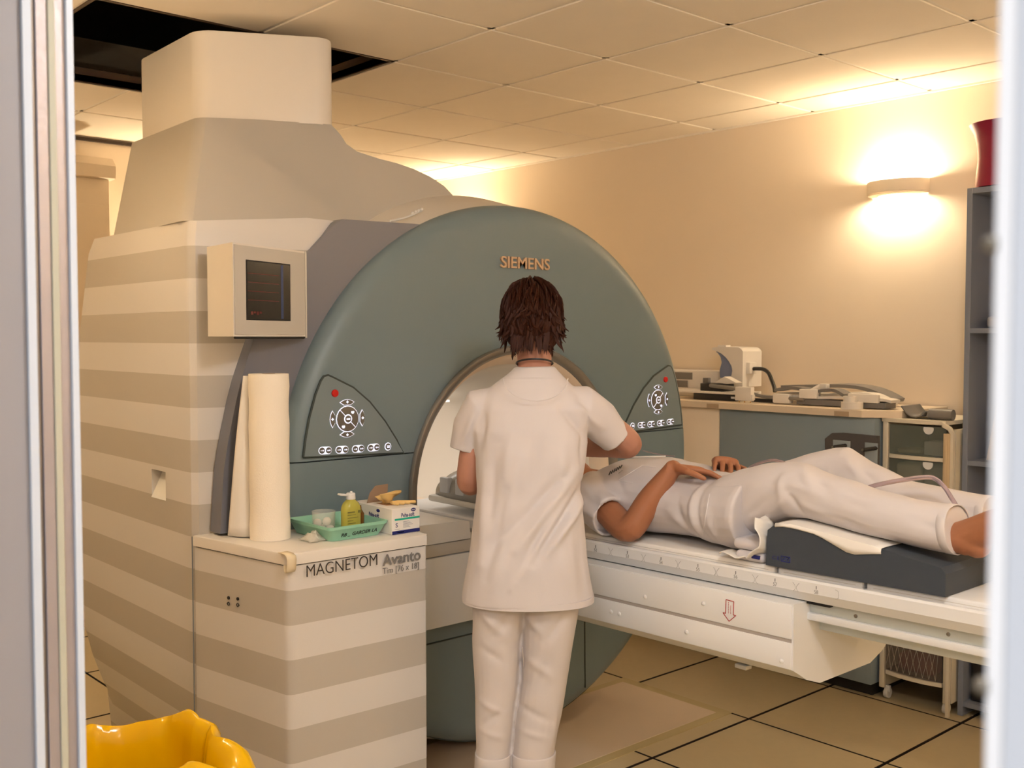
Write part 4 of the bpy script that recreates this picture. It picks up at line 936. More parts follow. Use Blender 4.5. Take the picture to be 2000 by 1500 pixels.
pleg([(1.93, 2.775, 1.04, .085, .09), (1.84, 2.78, 1.075, .088, .098), (1.75, 2.79, 1.12, .082, .084), (1.68, 2.80, 1.148, .070, .080), (1.64, 2.80, 1.153, .064, .080), (1.57, 2.80, 1.125, .066, .072), (1.45, 2.80, 1.092, .07, .062), (1.33, 2.80, 1.08, .07, .06), (1.215, 2.80, 1.074, .07, .06)])
pto = obj('trousers', pt, CLOTH2, pat); remesh(pto, .005, 3)
folds(pto, [(ph(1470, 950, 2.53), ph(1420, 1010, 2.48), .014, -.010), (ph(1540, 930, 2.53), ph(1530, 975, 2.5), .012, .010), (ph(1548, 965, 2.5), ph(1500, 1000, 2.49), .012, .010), (ph(1545, 960, 2.5), ph(1565, 1005, 2.49), .010, -.010), (ph(1565, 985, 2.49), ph(1640, 1015, 2.49), .012, .007), (ph(1500, 975, 2.49), ph(1450, 1010, 2.48), .012, -.008),
    (ph(1580, 920, 2.56), ph(1700, 955, 2.55), .010, .006), (ph(1690, 965, 2.55), ph(1850, 990, 2.55), .010, .005), (ph(1660, 895, 2.78), ph(1680, 935, 2.74), .010, .010), (ph(1690, 910, 2.78), ph(1720, 945, 2.76), .010, -.009), (ph(1630, 905, 2.77), ph(1600, 930, 2.75), .014, -.008), (ph(1640, 930, 2.74), ph(1690, 950, 2.73), .012, .006), (ph(1750, 960, 2.76), ph(1800, 975, 2.76), .010, -.005), (ph(1780, 1010, 2.49), ph(1855, 1040, 2.49), .012, -.005), (ph(1600, 1000, 2.49), ph(1700, 1040, 2.49), .012, -.006)], wob=.004, wscale=11, gain=.7, skip=0)
for x, y, z in ((2.55, 1.200, 1.080), (2.80, 1.220, 1.074)):
    b = B(); loft(b, [ring((x, y+dy, z), (1, 0, 0), (0, .12, 1), .071+d, .061+d, 22, 2.2) for dy, d in ((.016, -.002), (.014, .001), (-.006, .001), (-.008, 0))], cap=False); o = obj('trouser_hem', b, CLOTH2, pat, 60); m = o.modifiers.new('s', 'SOLIDIFY'); m.thickness = .0025

# infusion lines
def line(name, pts, r, label, mat=TUBE, cat='tube'):
    b = B(); tube(b, spline(pts, 8), r, 8); return tag(obj(name, b, mat, origin=Vector(pts[0])), label, cat)
line('infusion_line', [hit(1138, 866, 'X', 2.58), hit(1180, 884, 'X', 2.60), hit(1225, 892, 'X', 2.62), hit(1270, 893, 'X', 2.64)+Vector((0, 0, .002)), hit(1300, 895, 'X', 2.66)+Vector((0, 0, .006))], .0028, 'thin clear tube sagging over the lying patient\'s chest', M('pale_tube', (226, 222, 218), .2))
line('infusion_line', [hit(1255, 880, 'X', 2.70), hit(1275, 885, 'X', 2.69), hit(1300, 893, 'X', 2.68)+Vector((0, 0, .006)), hit(1318, 897, 'X', 2.67)+Vector((0, 0, .01))], .0018, 'thin tube running under the standing person\'s elbow')
line('drain_tube', [hit(1455, 925, 'X', 2.74), hit(1470, 910, 'X', 2.74), hit(1505, 899, 'X', 2.74), hit(1530, 903, 'X', 2.74), hit(1548, 914, 'X', 2.74), hit(1575, 935, 'X', 2.69)], .0042, 'clear tube arching up beside the patient\'s hip')
line('drain_tube', [hit(1680, 958, 'X', 2.67), hit(1710, 948, 'X', 2.67), hit(1760, 938, 'X', 2.67), hit(1808, 932, 'X', 2.67), hit(1828, 936, 'X', 2.67), hit(1845, 952, 'X', 2.67), hit(1858, 972, 'X', 2.66), hit(1868, 990, 'X', 2.66), hit(1880, 1030, 'X', 2.66)], .0062, 'thicker pinkish clear tube lying across the patient\'s shins')

# head coil around the patient's head
hc = thing('head_coil', (2.68, 2.88, .90), 'translucent grey head coil inside the scanner opening', 'head coil')
b = B(); box(b, 2.53, 2.83, 2.62, 3.33, .905, .932, .01); obj('coil_base', b, M('coil_base_white', (226, 220, 208), .4), hc)
def arch(y, w_, h_, z0=.93, n=20): return [Vector((2.68-w_*math.cos(math.pi*i/n), y, z0+h_*math.sin(math.pi*i/n)**.75)) for i in range(n+1)]
b = B(); loft(b, [arch(2.80, .150, .205), arch(2.98, .152, .205), arch(3.10, .150, .170), arch(3.20, .146, .125), arch(3.27, .138, .098), arch(3.31, .125, .075), arch(3.32, .10, .03)], False, False)
o = obj('coil_shell', b, M('coil_shell', (178, 172, 160), .25, alpha=.82), hc, 60); m = o.modifiers.new('s', 'SOLIDIFY'); m.thickness = .006
for y, w_, h_ in ((2.80, .153, .21), (2.96, .155, .21)):
    b = B(); tube(b, arch(y, w_, h_), .011, 8); obj('coil_ring', b, M('coil_grey', (176, 168, 156), .3), hc)
for x in (2.56, 2.62):
    b = B(); box(b, 2.525, 2.55, 3.10+(x-2.56)*1.6, 3.15+(x-2.56)*1.6, .95, 1.01, .004); obj('coil_window', b, M('coil_window', (206, 206, 206), .3), hc)
mir = B(); box(mir, 2.56, 2.80, 3.0, 3.012, 1.10, 1.19, .003, rot=Matrix.Rotation(-.5, 3, 'X')); obj('mirror', mir, M('mirror_grey', (120, 120, 118), .3), hc)
for x in (2.60, 2.76):
    b = B(); tube(b, [(x, 2.985, 1.13), (x, 2.96, 1.125)], .006, 8); obj('mirror_arm', b, GREYP, hc)

# ------------------------------------------------------------------ things on the side cabinet
ZL = .9455
# paper roll
rl = thing('paper_roll', (1.575, 2.862, ZL), 'tall white exam paper roll standing on the cabinet lid', 'paper roll')
b = B(); prof = [(.02, 0), (.0605, 0)]
for k in range(14): 
    z = .004+.496*k/13; r_ = .0605-.0006*(k % 3)+.0012*math.sin(k*1.7); prof += [(r_, z)]
prof += [(.058, .5005), (.02, .5005), (.02, 0)]
lathe(b, prof, (1.575, 2.862, ZL), 40, cap=False); obj('roll', b, ROLLP, rl, 50)
b = B(); lathe(b, [(.017, .001), (.020, .001), (.020, .501), (.017, .501), (.017, .001)], (1.575, 2.862, ZL), 20, cap=False); obj('core', b, CARD, rl)
rows = []
for i in range(16):
    t = i/15; z = ZL+.004+(.49)*(1-t) ; wdt = .012+.062*t**1.1
    p0 = Vector((1.575-.0445, 2.862+.042, z)); d = Vector((-.62, .76, 0)).normalized()
    rows.append([p0+d*(wdt*s)+Vector((.006*math.sin(4*s+3*t), .006*math.cos(5*s+2*t), 0)) for s in np.linspace(0, 1, 8)])
sheet(rows, PAPER, 'loose_end', rl, None)
# mint tray
ty = thing('plastic_tray', (1.79, 2.79, ZL), 'mint green plastic tray with handwriting on its front', 'tray')
def rr(x0, x1, y0, y1, z, r=.015):
    P = []
    for cx, cy_2, a0 in ((x1-r, y1-r, 0), (x0+r, y1-r, 90), (x0+r, y0+r, 180), (x1-r, y0+r, 270)):
        for k in range(5): a = math.radians(a0+22.5*k); P.append(Vector((cx+r*math.cos(a), cy_2+r*math.sin(a), z)))
    return P
b = B(); loft(b, [rr(1.70, 1.872, 2.688, 2.895, ZL+.003), rr(1.698, 1.874, 2.686, 2.897, ZL), rr(1.684, 1.892, 2.672, 2.908, ZL+.034), rr(1.681, 1.895, 2.669, 2.911, ZL+.036), rr(1.679, 1.897, 2.667, 2.913, ZL+.045), rr(1.684, 1.892, 2.672, 2.908, ZL+.045), rr(1.688, 1.888, 2.676, 2.904, ZL+.034), rr(1.703, 1.869, 2.691, 2.892, ZL+.005)], cap=True); obj('tray', b, MINT, ty, 40)
tilt = Matrix(((1, 0, 0), (0, -.38, -.93), (0, .93, -.38)))
obj('handwriting', text_bm('RB _ GARDER LA', (1.728, 2.6785, ZL+.010), tilt, .128, .0135, .0004, .0, rz=.02, shear=.15), INK, ty)
# plastic cup of cotton balls
cu = thing('clear_cup', (1.735, 2.79, ZL+.006), 'clear plastic beaker standing in the mint tray', 'beaker')
b = B(); lathe(b, [(.030, .0), (.034, .002), (.0365, .07), (.0375, .0705), (.0358, .071), (.0325, .004), (.028, .003)], (1.737, 2.79, ZL+.0055), 32); obj('cup', b, CLEARP, cu, 50)
for i, (x, y, z) in enumerate(((1.722, 2.778, .021), (1.751, 2.776, .021), (1.737, 2.803, .021), (1.720, 2.797, .040), (1.752, 2.797, .042), (1.737, 2.775, .045))):
    b = B(); e_ = B(); ellipsoid(e_, (x, y, ZL+z), .0135, .0135, .0125, 14, 10)
    for v in e_.verts: v.co += Vector((noise.noise(v.co*90), noise.noise(v.co*90+Vector((9, 0, 0))), 0))*.002
    merge(b, e_); tag(obj('cotton_ball', b, COTTON, None, 60, (x, y, ZL+z-.012)), 'white cotton ball inside the clear beaker', 'cotton ball', 'cotton balls in the beaker')
# yellow bottle
bt = thing('pump_bottle', (1.80, 2.725, ZL+.006), 'yellow-green liquid bottle with an open white flip cap', 'bottle')
bx, by, bz = 1.80, 2.735, ZL+.0055
b = B(); loft(b, [ring((bx, by, bz+z), (1, 0, 0), (0, 1, 0), rx, ry, 32, 2.4) for z, rx, ry in ((0, .026, .018), (.003, .031, .022), (.075, .0315, .0225), (.085, .030, .0215), (.095, .025, .0185), (.102, .017, .0145), (.106, .0125, .0125), (.112, .012, .012))]); obj('bottle', b, YELLOWB, bt, 50)
b = B(); lathe(b, [(.0145, .107), (.0148, .109), (.014, .124), (.012, .1265)], (bx, by, bz), 20); lathe(b, [(.004, .1265), (.0035, .131)], (bx+.002, by, bz), 10); obj('cap', b, WHITE, bt)
b = B(); box(b, bx-.043, bx-.014, by-.010, by+.010, bz+.120, bz+.1265, .003, rot=Matrix.Rotation(.16, 3, 'Y')); obj('flip_lid', b, WHITE, bt)
b = B()
for j in range(8):
    z = bz+.070-.0085*j; w_ = .013+.011*((j*7) % 3)/2
    yy = by-.0229
    if j == 0: box(b, bx-.026, bx+.0, yy, yy+.0006, z-.002, z+.002)
    else: box(b, bx-.026, bx-.026+w_*1.6, by-.0225, by-.0222, z-.0008, z+.0008)
box(b, bx+.012, bx+.024, by-.0222, by-.0215, bz+.066, bz+.074)
obj('label_print', b, M('olive_ink', (110, 108, 50), .6), bt)
# second brown bottle just showing behind
b = B(); lathe(b, [(.018, 0), (.02, .003), (.02, .055), (.012, .068), (.011, .08), (.004, .081)], (1.842, 2.76, ZL+.0055), 20); tag(obj('amber_bottle', b, M('amber_glass', (150, 96, 30), .15, trans=.4), None, 50, (1.842, 2.76, ZL)), 'small amber bottle behind the yellow bottle', 'bottle')
# glove box
gx0, gx1, gy0, gy1, gz = 1.868, 1.974, 2.652, 2.872, .080
gb = thing('glove_box', ((gx0+gx1)/2, 2.76, ZL), 'white cardboard glove box with blue and green print', 'box')
b = B(); box(b, gx0, gx1, gy0, gy1, ZL, ZL+gz, .0012, 1); obj('carton', b, PAPER, gb)
def gface(x0, x1, z0, z1, mat, n='print'): return obj(n, box(B(), gx0+x0, gx0+x1, gy0-.0007, gy0+.001, ZL+z0, ZL+z1), mat, gb)
gface(.0005, .1055, .0005, .011, BLUEINK); gface(.010, .1055, .043, .049, TEALINK)
obj('print', text_bm('Peha-soft', (gx0+.035, gy0-.0003, ZL+.051), FACE_NEGY, .050, .013, .0004, .01), BLUEINK, gb)
obj('print', text_bm('S', (gx0+.013, gy0-.0003, ZL+.022), FACE_NEGY, .008, .013, .0004), BLUEINK, gb)
b = B(); lathe(b, [(.0095, 0), (.0095, -.0006)], (0, 0, 0), 20, 'Y')
for v in b.verts: v.co = Vector((gx0+.081+v.co.x, gy0+v.co.y, ZL+.071+v.co.z*.55))
obj('emblem', b, BLUEINK, gb)
obj('print', text_bm('HARTMANN', (gx0+.0745, gy0-.0008, ZL+.0695), FACE_NEGY, .013, .003, .0003), PAPER, gb)
for j in range(6): gface(.042, .042+.022+.01*((j*5) % 4)/2, .0365-.0035*j, .0375-.0035*j, M('print_grey', (150, 150, 165), .6))
gface(.010, .028, .0155, .0165, MATS['print_grey']); gface(.020, .045, .004, .007, PAPER)
obj('print', text_bm('Peha-soft', (gx0-.0003, gy0+.125, ZL+.045), FACE_NEGX, .055, .013, .0004, .01), BLUEINK, gb)
b = B(); lathe(b, [(.0095, 0), (.0095, -.0006)], (0, 0, 0), 20, 'X')
for v in b.verts: v.co = Vector((gx0+v.co.x, gy0+.075+v.co.y, ZL+.067+v.co.z*.55))
obj('emblem', b, BLUEINK, gb)
gl = [(gx0+.025, gy0+.17), (gx0+.08, gy0+.17), (gx0+.085, gy0+.20), (gx0+.025, gy0+.20)]
b = B(); loft(b, [[(gx0+.012, gy0+.155, ZL+gz), (gx0+.075, gy0+.155, ZL+gz), (gx0+.075, gy0+.156, ZL+gz), (gx0+.012, gy0+.156, ZL+gz)], [(gx0+.03, gy0+.165, ZL+gz+.03), (gx0+.10, gy0+.165, ZL+gz+.028), (gx0+.10, gy0+.166, ZL+gz+.028), (gx0+.03, gy0+.166, ZL+gz+.03)], [(gx0+.055, gy0+.17, ZL+gz+.05), (gx0+.105, gy0+.17, ZL+gz+.052), (gx0+.105, gy0+.171, ZL+gz+.052), (gx0+.055, gy0+.171, ZL+gz+.05)]]); obj('open_flap', b, CARD, gb)
b = B(); box(b, gx0+.03, gx0+.085, gy0+.07, gy0+.13, ZL+gz-.0005, ZL+gz+.0005); obj('opening', b, M('box_opening', (170, 130, 90), .8), gb)
gv = B(); rng = random.Random(5)
rows = []
for i in range(15):
    t = i/14; rw = []
    for j in range(11):
        s = j/10; a = -2.6+5.2*s; rad = .012+.020*t+.004*math.sin(9*s+3*t)
        rw.append(Vector((gx0+.052+rad*1.35*math.cos(a)*(.8+.3*t), gy0+.098+rad*math.sin(a), ZL+gz+.002+.036*(t**.8)*(.55+.45*math.sin(2.2*s+.9))+.003*math.sin(13*s+7*t))))
    rows.append(rw)
g = sheet(rows, LATEX, 'latex_glove', None, (gx0+.052, gy0+.098, ZL+gz), 'crumpled yellow latex glove poking out of the glove box', 'glove', .0015)
for k in range(4):
    pts = [Vector((gx0+.045+.008*k, gy0+.07, ZL+gz+.008)), Vector((gx0+.04+.02*k, gy0+.052, ZL+gz+.010-.001*k)), Vector((gx0+.05+.022*k, gy0+.040, ZL+gz+.007))]
    b = B(); tube(b, spline(pts, 4), [.005]*9, 8, dome=True, ell=.5); f = obj('glove_finger', b, LATEX, None, 60); f.parent = g
    f.location = -Vector((gx0+.052, gy0+.098, ZL+gz))
for o_ in list(bpy.data.objects):
    if o_.parent is None and o_.name.split('.')[0] in ('plastic_tray', 'clear_cup', 'cotton_ball', 'pump_bottle', 'amber_bottle'): o_.location.x -= .018
    if o_.parent is None and o_.name.split('.')[0] in ('glove_box', 'latex_glove'): o_.location.x += .010
# crumpled plastic wrapper
rows = []; rng = random.Random(11)
for i in range(9):
    rows.append([Vector((1.620+.062*j/8+rng.uniform(-.004, .004), 2.705+.07*i/8+rng.uniform(-.004, .004), ZL+.004+.022*math.sin(math.pi*i/8)*math.sin(math.pi*j/8)*(.5+rng.random()))) for j in range(9)])
sheet(rows, CELLO, 'plastic_wrapper', None, (1.65, 2.74, ZL), 'crumpled clear plastic wrapper lying beside the mint tray', 'wrapper', .0006)
# bent tape strip hooked over the lid corner
rows = []
for i, (dy, z) in enumerate(((.035, ZL+.001), (.015, ZL+.0015), (.0, ZL+.001), (-.012, ZL-.004), (-.016, ZL-.014), (-.014, ZL-.03), (-.012, ZL-.043), (-.006, ZL-.050), (.002, ZL-.046), (.004, ZL-.03))):
    rows.append([Vector((1.480+.030*s, 2.612+dy, z)) for s in (0, .5, 1)])
sheet(rows, M('tape_cream', (226, 210, 178), .5), 'tape_strip', None, (1.495, 2.61, ZL), 'curled cream tape strip hanging over the cabinet corner', 'tape', .0016)

# ------------------------------------------------------------------ waste bag in its bin
wb = thing('waste_bin', (.98, 2.33, 0), 'bin lined with a glossy yellow plastic bag', 'waste bin')
bc = Vector((.93, 2.34, 0))
b = B(); lathe(b, [(.15, .0), (.155, .005), (.185, .50), (.19, .505), (.18, .505), (.15, .012), (.05, .01)], bc, 40); obj('bin', b, BINM, wb, 40)
rows = []; n = 150
rng = random.Random(2)
lev = [(.15, .192, 0), (.30, .20, .3), (.42, .208, .7), (.47, .212, .9), (.50, .215, 1.0), (.53, .219, 1.2), (.555, .222, 1.3), (.58, .221, 1.4), (.60, .218, 1.5), (.615, .212, 1.5), (.622, .208, 1.5), (.628, .202, 1.4), (.628, .196, 1.3), (.61, .184, 1.1), (.57, .177, 1.0), (.54, .172, .8), (.40, .163, .5), (.25, .155, .3)]
for z, r, am in lev:
    rw = []
    for i in range(n+1):
        a = 2*math.pi*i/n; q = Vector((math.cos(a), math.sin(a), 0))
        kf = 2*math.pi*i/n*9/(2*math.pi); fold_ = abs((kf+.35*math.sin(kf*2.1)) % 1-.5)*2
        d = am*(.016*noise.noise(Vector((q.x*2.3, q.y*2.3, z*2)))+.012*(fold_-.5)*(1 if z > .45 else .4)-.008*abs(noise.noise(Vector((q.x*4+z*12, q.y*4-z*10, z*7)))))
        lift = am*(.022*noise.noise(Vector((q.x*1.7+5, q.y*1.7, 0)))+.006*(fold_-.5)) if z > .5 else 0
        tongue = .09*math.exp(-((a-math.radians(318)+math.pi) % (2*math.pi)-math.pi)**2/.10)*max(0, am-.6)
        rw.append(bc+q*(r+d+tongue)+Vector((0, 0, z+lift-tongue*1.0)))
    rows.append(rw)
sheet(rows, YELLOW, 'bag', wb, None, th=.001)

# ------------------------------------------------------------------ floor mat
mt = thing('floor_mat', (2.9, 2.9, 0), 'pinkish beige floor mat edged with tape under the scanner front', 'floor mat')
obj('mat', box(B(), 2.05, 3.50, 2.64, 3.16, .0002, .0035, .001, 1), MAT_, mt)
for a in ((2.0, 3.55, 2.595, 2.64), (2.0, 3.55, 3.16, 3.20), (2.0, 2.05, 2.64, 3.16), (3.50, 3.55, 2.64, 3.16)): obj('tape_edge', box(B(), *a, .0002, .0028, .0006, 1), TAPE, mt)

# ------------------------------------------------------------------ counter along the right wall
def Ypx(px, X, py=800): return hit(px, py, 'X', X).y
ct = thing('cabinet', (4.36, 2.9, 0), 'long blue-grey cabinet standing along the right wall', 'cabinet')
obj('carcass', box(B(), 4.13, 4.6, 2.30, 3.11, .06, 1.21, .003), BLUEGREY, ct)
obj('plinth', box(B(), 4.18, 4.6, 2.32, 4.1, 0, .06), DARK, ct)
obj('cream_carcass', box(B(), 4.13, 4.6, 3.115, 4.15, .06, 1.21, .003), WALL, ct)
wt = thing('worktop', (4.36, 3.2, 1.213), 'pale worktop with a chamfered corner on the blue-grey cabinet', 'worktop')
b = B(); poly_prism(b, [(4.10, 4.2), (4.10, 2.345), (4.20, 2.215), (4.61, 2.215), (4.61, 4.2)], 1.213, 1.243, axis='Z', r=.003); obj('slab', b, M('worktop_laminate', (226, 208, 184), .45), wt)
for y in (3.13, 2.44): obj('edge_patch', box(B(), 4.0985, 4.102, y-.035, y+.035, 1.214, 1.235), M('patch_tan', (180, 156, 128), .6), wt)
ZW = 1.2435
# dark rack hanging on the cabinet front
rk = thing('wall_rack', (4.12, 2.38, .9), 'dark grey plastic rack with two openings on the cabinet front', 'rack')
b = B(); poly_prism(b, [(2.275, .80), (2.275, 1.138), (2.44, 1.141), (2.495, 1.136), (2.53, 1.108), (2.515, .80)], 4.116, 4.1285, axis='X', r=.002); obj('frame', b, M('rack_grey', (84, 80, 80), .5), rk)
for y0, y1, yp in ((2.405, 2.488, 2.445), (2.277, 2.336, 2.303)):
    b = B(); box(b, 4.1135, 4.117, y0, y1, .97, 1.107, .001); obj('light_panel', b, M('rack_panel', (150, 160, 166), .5), rk)
    b = B(); tube(b, [(4.115, yp-.018, 1.086), (4.075, yp+.012, 1.080)], .0085, 12, dome=True); obj('peg', b, BLACK, rk)
    b = B(); lathe(b, [(.006, 0), (.005, -.003)], (4.068, yp+.0165, 1.079), 10, 'X'); obj('peg_tip', b, SCREW, rk)
# carton at the wall
cb = thing('storage_box', (4.5, 3.6, ZW), 'cream box with grey labels at the back of the worktop', 'box')
obj('box', box(B(), 4.42, 4.6, Ypx(1408, 4.42), 3.95, ZW, ZW+.135, .004), CREAM, cb)
y0, y1 = Ypx(1352, 4.42), Ypx(1330, 4.42); obj('grey_label', box(B(), 4.418, 4.421, y0, y1+.1, ZW+.088, ZW+.125), GREYP, cb)
y0, y1 = Ypx(1343, 4.42), Ypx(1330, 4.42); obj('grey_label', box(B(), 4.418, 4.421, y0, y1+.1, ZW+.045, ZW+.082), GREYP, cb)
# arch-shaped coil
XA = 4.36
ac = thing('arch_coil', (XA, Ypx(1430, XA), ZW), 'cream arch-shaped coil standing upright with a blue-grey inside', 'coil')
def cpt(x, y): p = hit(1320+x/8.333, 660+y/8.333, 'X', XA); return (p.y, p.z)
arc = [(575, 185), (660, 215), (740, 255), (810, 315), (865, 385), (905, 460), (918, 530), (905, 610), (870, 690), (840, 740)]
outl = [cpt(*p) for p in arc]+[cpt(860, 800), cpt(1085, 800), cpt(1090, 220), cpt(1060, 180), cpt(1020, 155), cpt(700, 140), cpt(600, 160)]
b = B(); poly_prism(b, outl, XA, XA+.16, axis='X', r=.006, seg=2); obj('shell', b, CREAM, ac, 35)
b = B(); rows = [[(XA+.004+.15*k/5, *cpt(p[0]-6-95*(k/5), p[1]+8)) for p in arc[1:]] for k in range(6)]
loft(b, rows, False, False); o = obj('inner_liner', b, M('liner_blue', (120, 130, 160), .4), ac, 60); m = o.modifiers.new('s', 'SOLIDIFY'); m.thickness = .003
b = B(); poly_prism(b, [cpt(*p) for p in ((640, 222), (740, 262), (810, 322), (865, 392), (900, 465), (912, 530), (900, 605), (868, 690), (800, 660), (705, 645), (703, 520), (735, 400), (715, 310), (665, 240))], XA+.006, XA+.014, axis='X', r=.002, seg=1); obj('lens', b, MATS['liner_blue'], ac)
b = B(); tube(b, spline([(XA+.03, *cpt(850, 360)), (XA+.03, *cpt(845, 480)), (XA+.03, *cpt(820, 640))], 4), .004, 6); obj('liner_rib', b, CREAM, ac)
y0, z0 = cpt(1145, 590); y1, z1 = cpt(1030, 400); b = B(); box(b, XA+.03, XA+.09, y0, y1, z0, z1, .004); obj('connector', b, CREAM, ac)
y0, z0 = cpt(780, 150); y1, z1 = cpt(640, 115); b = B(); box(b, XA+.02, XA+.06, y0, y1, z0-.004, z1, .003); obj('knob', b, CREAM, ac)
b = B(); tube(b, spline([(XA+.06, *cpt(1130, 508)), (XA+.06, *cpt(1200, 505)), (XA+.05, *cpt(1330, 515)), (XA+.03, *cpt(1450, 575)), (XA+.0, *cpt(1560, 690)), (XA-.02, *cpt(1640, 800)), (XA-.03, *cpt(1670, 870))], 6), .0095, 12); obj('cable', b, BLACK, ac)
# helper for small things set on the worktop by picture position
def wbox(name, px0, px1, py0, py1, X, depth, mat, label, cat, r=.002, zbase=None, group=None, rotz=0.):
    p0 = hit(px0, py1, 'X', X); p1 = hit(px1, py0, 'X', X)
    z0 = zbase if zbase is not None else p0.z
    b = B(); box(b, X, X+depth, p1.y, p0.y, z0, p1.z, r, 2, rot=Matrix.Rotation(rotz, 3, 'Z') if rotz else None)
    return tag(obj(name, b, mat, None, 35, (X+depth/2, (p0.y+p1.y)/2, z0)), label, cat, group)
# two-level black boxes with a cream plate between
kb = thing('coil_interface', (4.3, Ypx(1395, 4.25), ZW), 'low black box with a small white plate on the worktop', 'box')
pA = hit(1354, 792, 'X', 4.22); pB = hit(1437, 775, 'X', 4.22)
obj('box', box(B(), 4.22, 4.34, pB.y, pA.y, ZW, ZW+.032, .003), BLACK, kb)
obj('name_plate', box(B(), 4.2185, 4.222, pB.y+.004, pB.y+.028, ZW+.012, ZW+.022, .001), WHITE, kb)
zz = ZW+.0325
cp_ = tag(obj('cream_plate', box(B(), 4.21, 4.40, Ypx(1442, 4.21), Ypx(1338, 4.21)+.12, zz, zz+.011, .003), CREAM, None, 35, (4.3, Ypx(1395, 4.25), zz)), 'thin cream plate lying on the black box', 'plate')
zz += .0115
tag(obj('black_box', box(B(), 4.24, 4.33, Ypx(1412, 4.24), Ypx(1367, 4.24), zz, zz+.037, .003), BLACK, None, 35, (4.28, Ypx(1390, 4.24), zz)), 'small black box on top of the cream plate', 'box')
zz += .0375
tag(obj('grey_block', box(B(), 4.27, 4.29, Ypx(1383, 4.27), Ypx(1372, 4.27), zz, zz+.026, .002), GREYP, None, 35, (4.28, Ypx(1378, 4.27), zz)), 'tiny grey block on the small black box', 'block')
# cream plug lying over the black box
pg = thing('cable_plug', (4.25, Ypx(1420, 4.25), zz), 'cream folded plug with a grey cable resting on the small black box', 'plug')
b = B(); poly_prism(b, [(Ypx(1396, 4.25), zz+.006), (Ypx(1414, 4.25), zz+.036), (Ypx(1437, 4.25), zz+.008), (Ypx(1418, 4.25), zz+.0)], 4.25, 4.30, axis='X', r=.003); obj('plug_body', b, CREAM, pg)
b = B(); tube(b, spline([(4.226, Ypx(1388, 4.226), zz-.010), (4.222, Ypx(1410, 4.222), zz-.014), (4.215, Ypx(1434, 4.215), zz-.018), (4.21, Ypx(1445, 4.21), zz-.022)], 5), .0095, 12, dome=True); obj('cable', b, GREYP, pg)
# cream connector standing on pins
cn = thing('connector_block', (4.17, Ypx(1450, 4.17), ZW), 'cream connector block standing on gold pins at the worktop edge', 'connector')
yA, yB = Ypx(1435, 4.16), Ypx(1466, 4.16)
b = B(); box(b, 4.16, 4.19, yB, yA, ZW+.009, ZW+.075, .003); box(b, 4.163, 4.187, yB-.006, yB+.002, ZW+.014, ZW+.04, .002); obj('block', b, CREAM, cn)
for y in (yA-.015, (yA+yB)/2, yB+.012):
    b = B(); tube(b, [(4.175, y, ZW), (4.175, y, ZW+.012)], .0022, 6); obj('pin', b, M('gold_pin', (210, 160, 80), .35, metal=.8), cn)
# flat cables and connector towards the coils
line('black_cable', [(4.22, Ypx(1468, 4.22), ZW+.012), (4.23, Ypx(1490, 4.23), ZW+.011), (4.24, Ypx(1520, 4.24), ZW+.011)], .010, 'short black cable lying between the connector block and the coils', BLACK, 'cable')
line('grey_cable', [(4.20, Ypx(1468, 4.2), ZW+.046), (4.20, Ypx(1485, 4.2), ZW+.034), (4.20, Ypx(1510, 4.2), ZW+.031), (4.20, Ypx(1540, 4.2), ZW+.030), (4.2, Ypx(1570, 4.2), ZW+.028)], .0085, 'grey cable running from the connector block to the coils', GREYP, 'cable')
wbox('cable_connector', 1508, 1540, 770, 787, 4.19, .045, CREAM, 'cream barrel connector on the grey cable', 'connector', .007)
# flexible coils: thin curved pads
def coil(label, pts, X, dep, th, mat, name='flexible_coil'):
    P = [Vector(hit(a, c, 'X', X)) for a, c in pts]; S_ = spline(P, 6); rows = []
    b = B(); rings = []
    for i, p in enumerate(S_):
        t = (S_[min(i+1, len(S_)-1)]-S_[max(i-1, 0)]).normalized(); n_ = Vector((1, 0, 0)).cross(t); n_ = n_ if n_.z > 0 else -n_
        rings.append([p+n_*th*.5, p+Vector((dep, 0, 0))+n_*th*.5, p+Vector((dep, 0, 0))-n_*th*.5, p-n_*th*.5])
    loft(b, rings); bev(b, b.edges[:] if len(b.edges) < 10 else [], 0)
    return tag(obj(name, b, mat, None, 40, (X+dep/2, S_[len(S_)//2].y, ZW)), label, 'coil', 'flexible coils on the worktop')
coil('thick grey flat coil lying lowest on the worktop', [(1556, 783.5), (1640, 788.5), (1729, 793)], 4.215, .09, .025, GREYP)
coil('cream flat coil on the lowest grey coil', [(1548, 774), (1600, 777), (1660, 776), (1720, 781), (1740, 785)], 4.225, .08, .012, CREAM)
coil('grey coil bent over the cream coil', [(1512, 762), (1545, 758), (1590, 764), (1625, 762), (1646, 772)], 4.22, .07, .014, GREYP)
coil('cream coil under the arched grey coil', [(1514, 769), (1560, 768), (1610, 771), (1645, 769), (1700, 771), (1738, 790)], 4.30, .07, .012, CREAM)
coil('grey coil arching highest over the pile', [(1525, 756), (1580, 755), (1640, 754), (1680, 758), (1712, 768), (1740, 783)], 4.38, .12, .016, GREYP)
wbox('coil_plug', 1560, 1592, 761, 778, 4.20, .05, CREAM, 'cream square coil plug lying on the pile of coils', 'plug', .004, rotz=.2)
line('coil_lead', [hit(1585, 763, 'X', 4.23), hit(1594, 757, 'X', 4.24), hit(1603, 753, 'X', 4.25)], .008, 'short cream lead between the two coil plugs', CREAM, 'cable')
wbox('coil_plug', 1600, 1614, 750, 760, 4.24, .03, CREAM, 'small cream plug on top of the grey coils', 'plug', .003)
wbox('coil_label', 1655, 1715, 771, 785, 4.205, .02, CREAM, 'cream coil grip with small print', 'coil grip', .004)
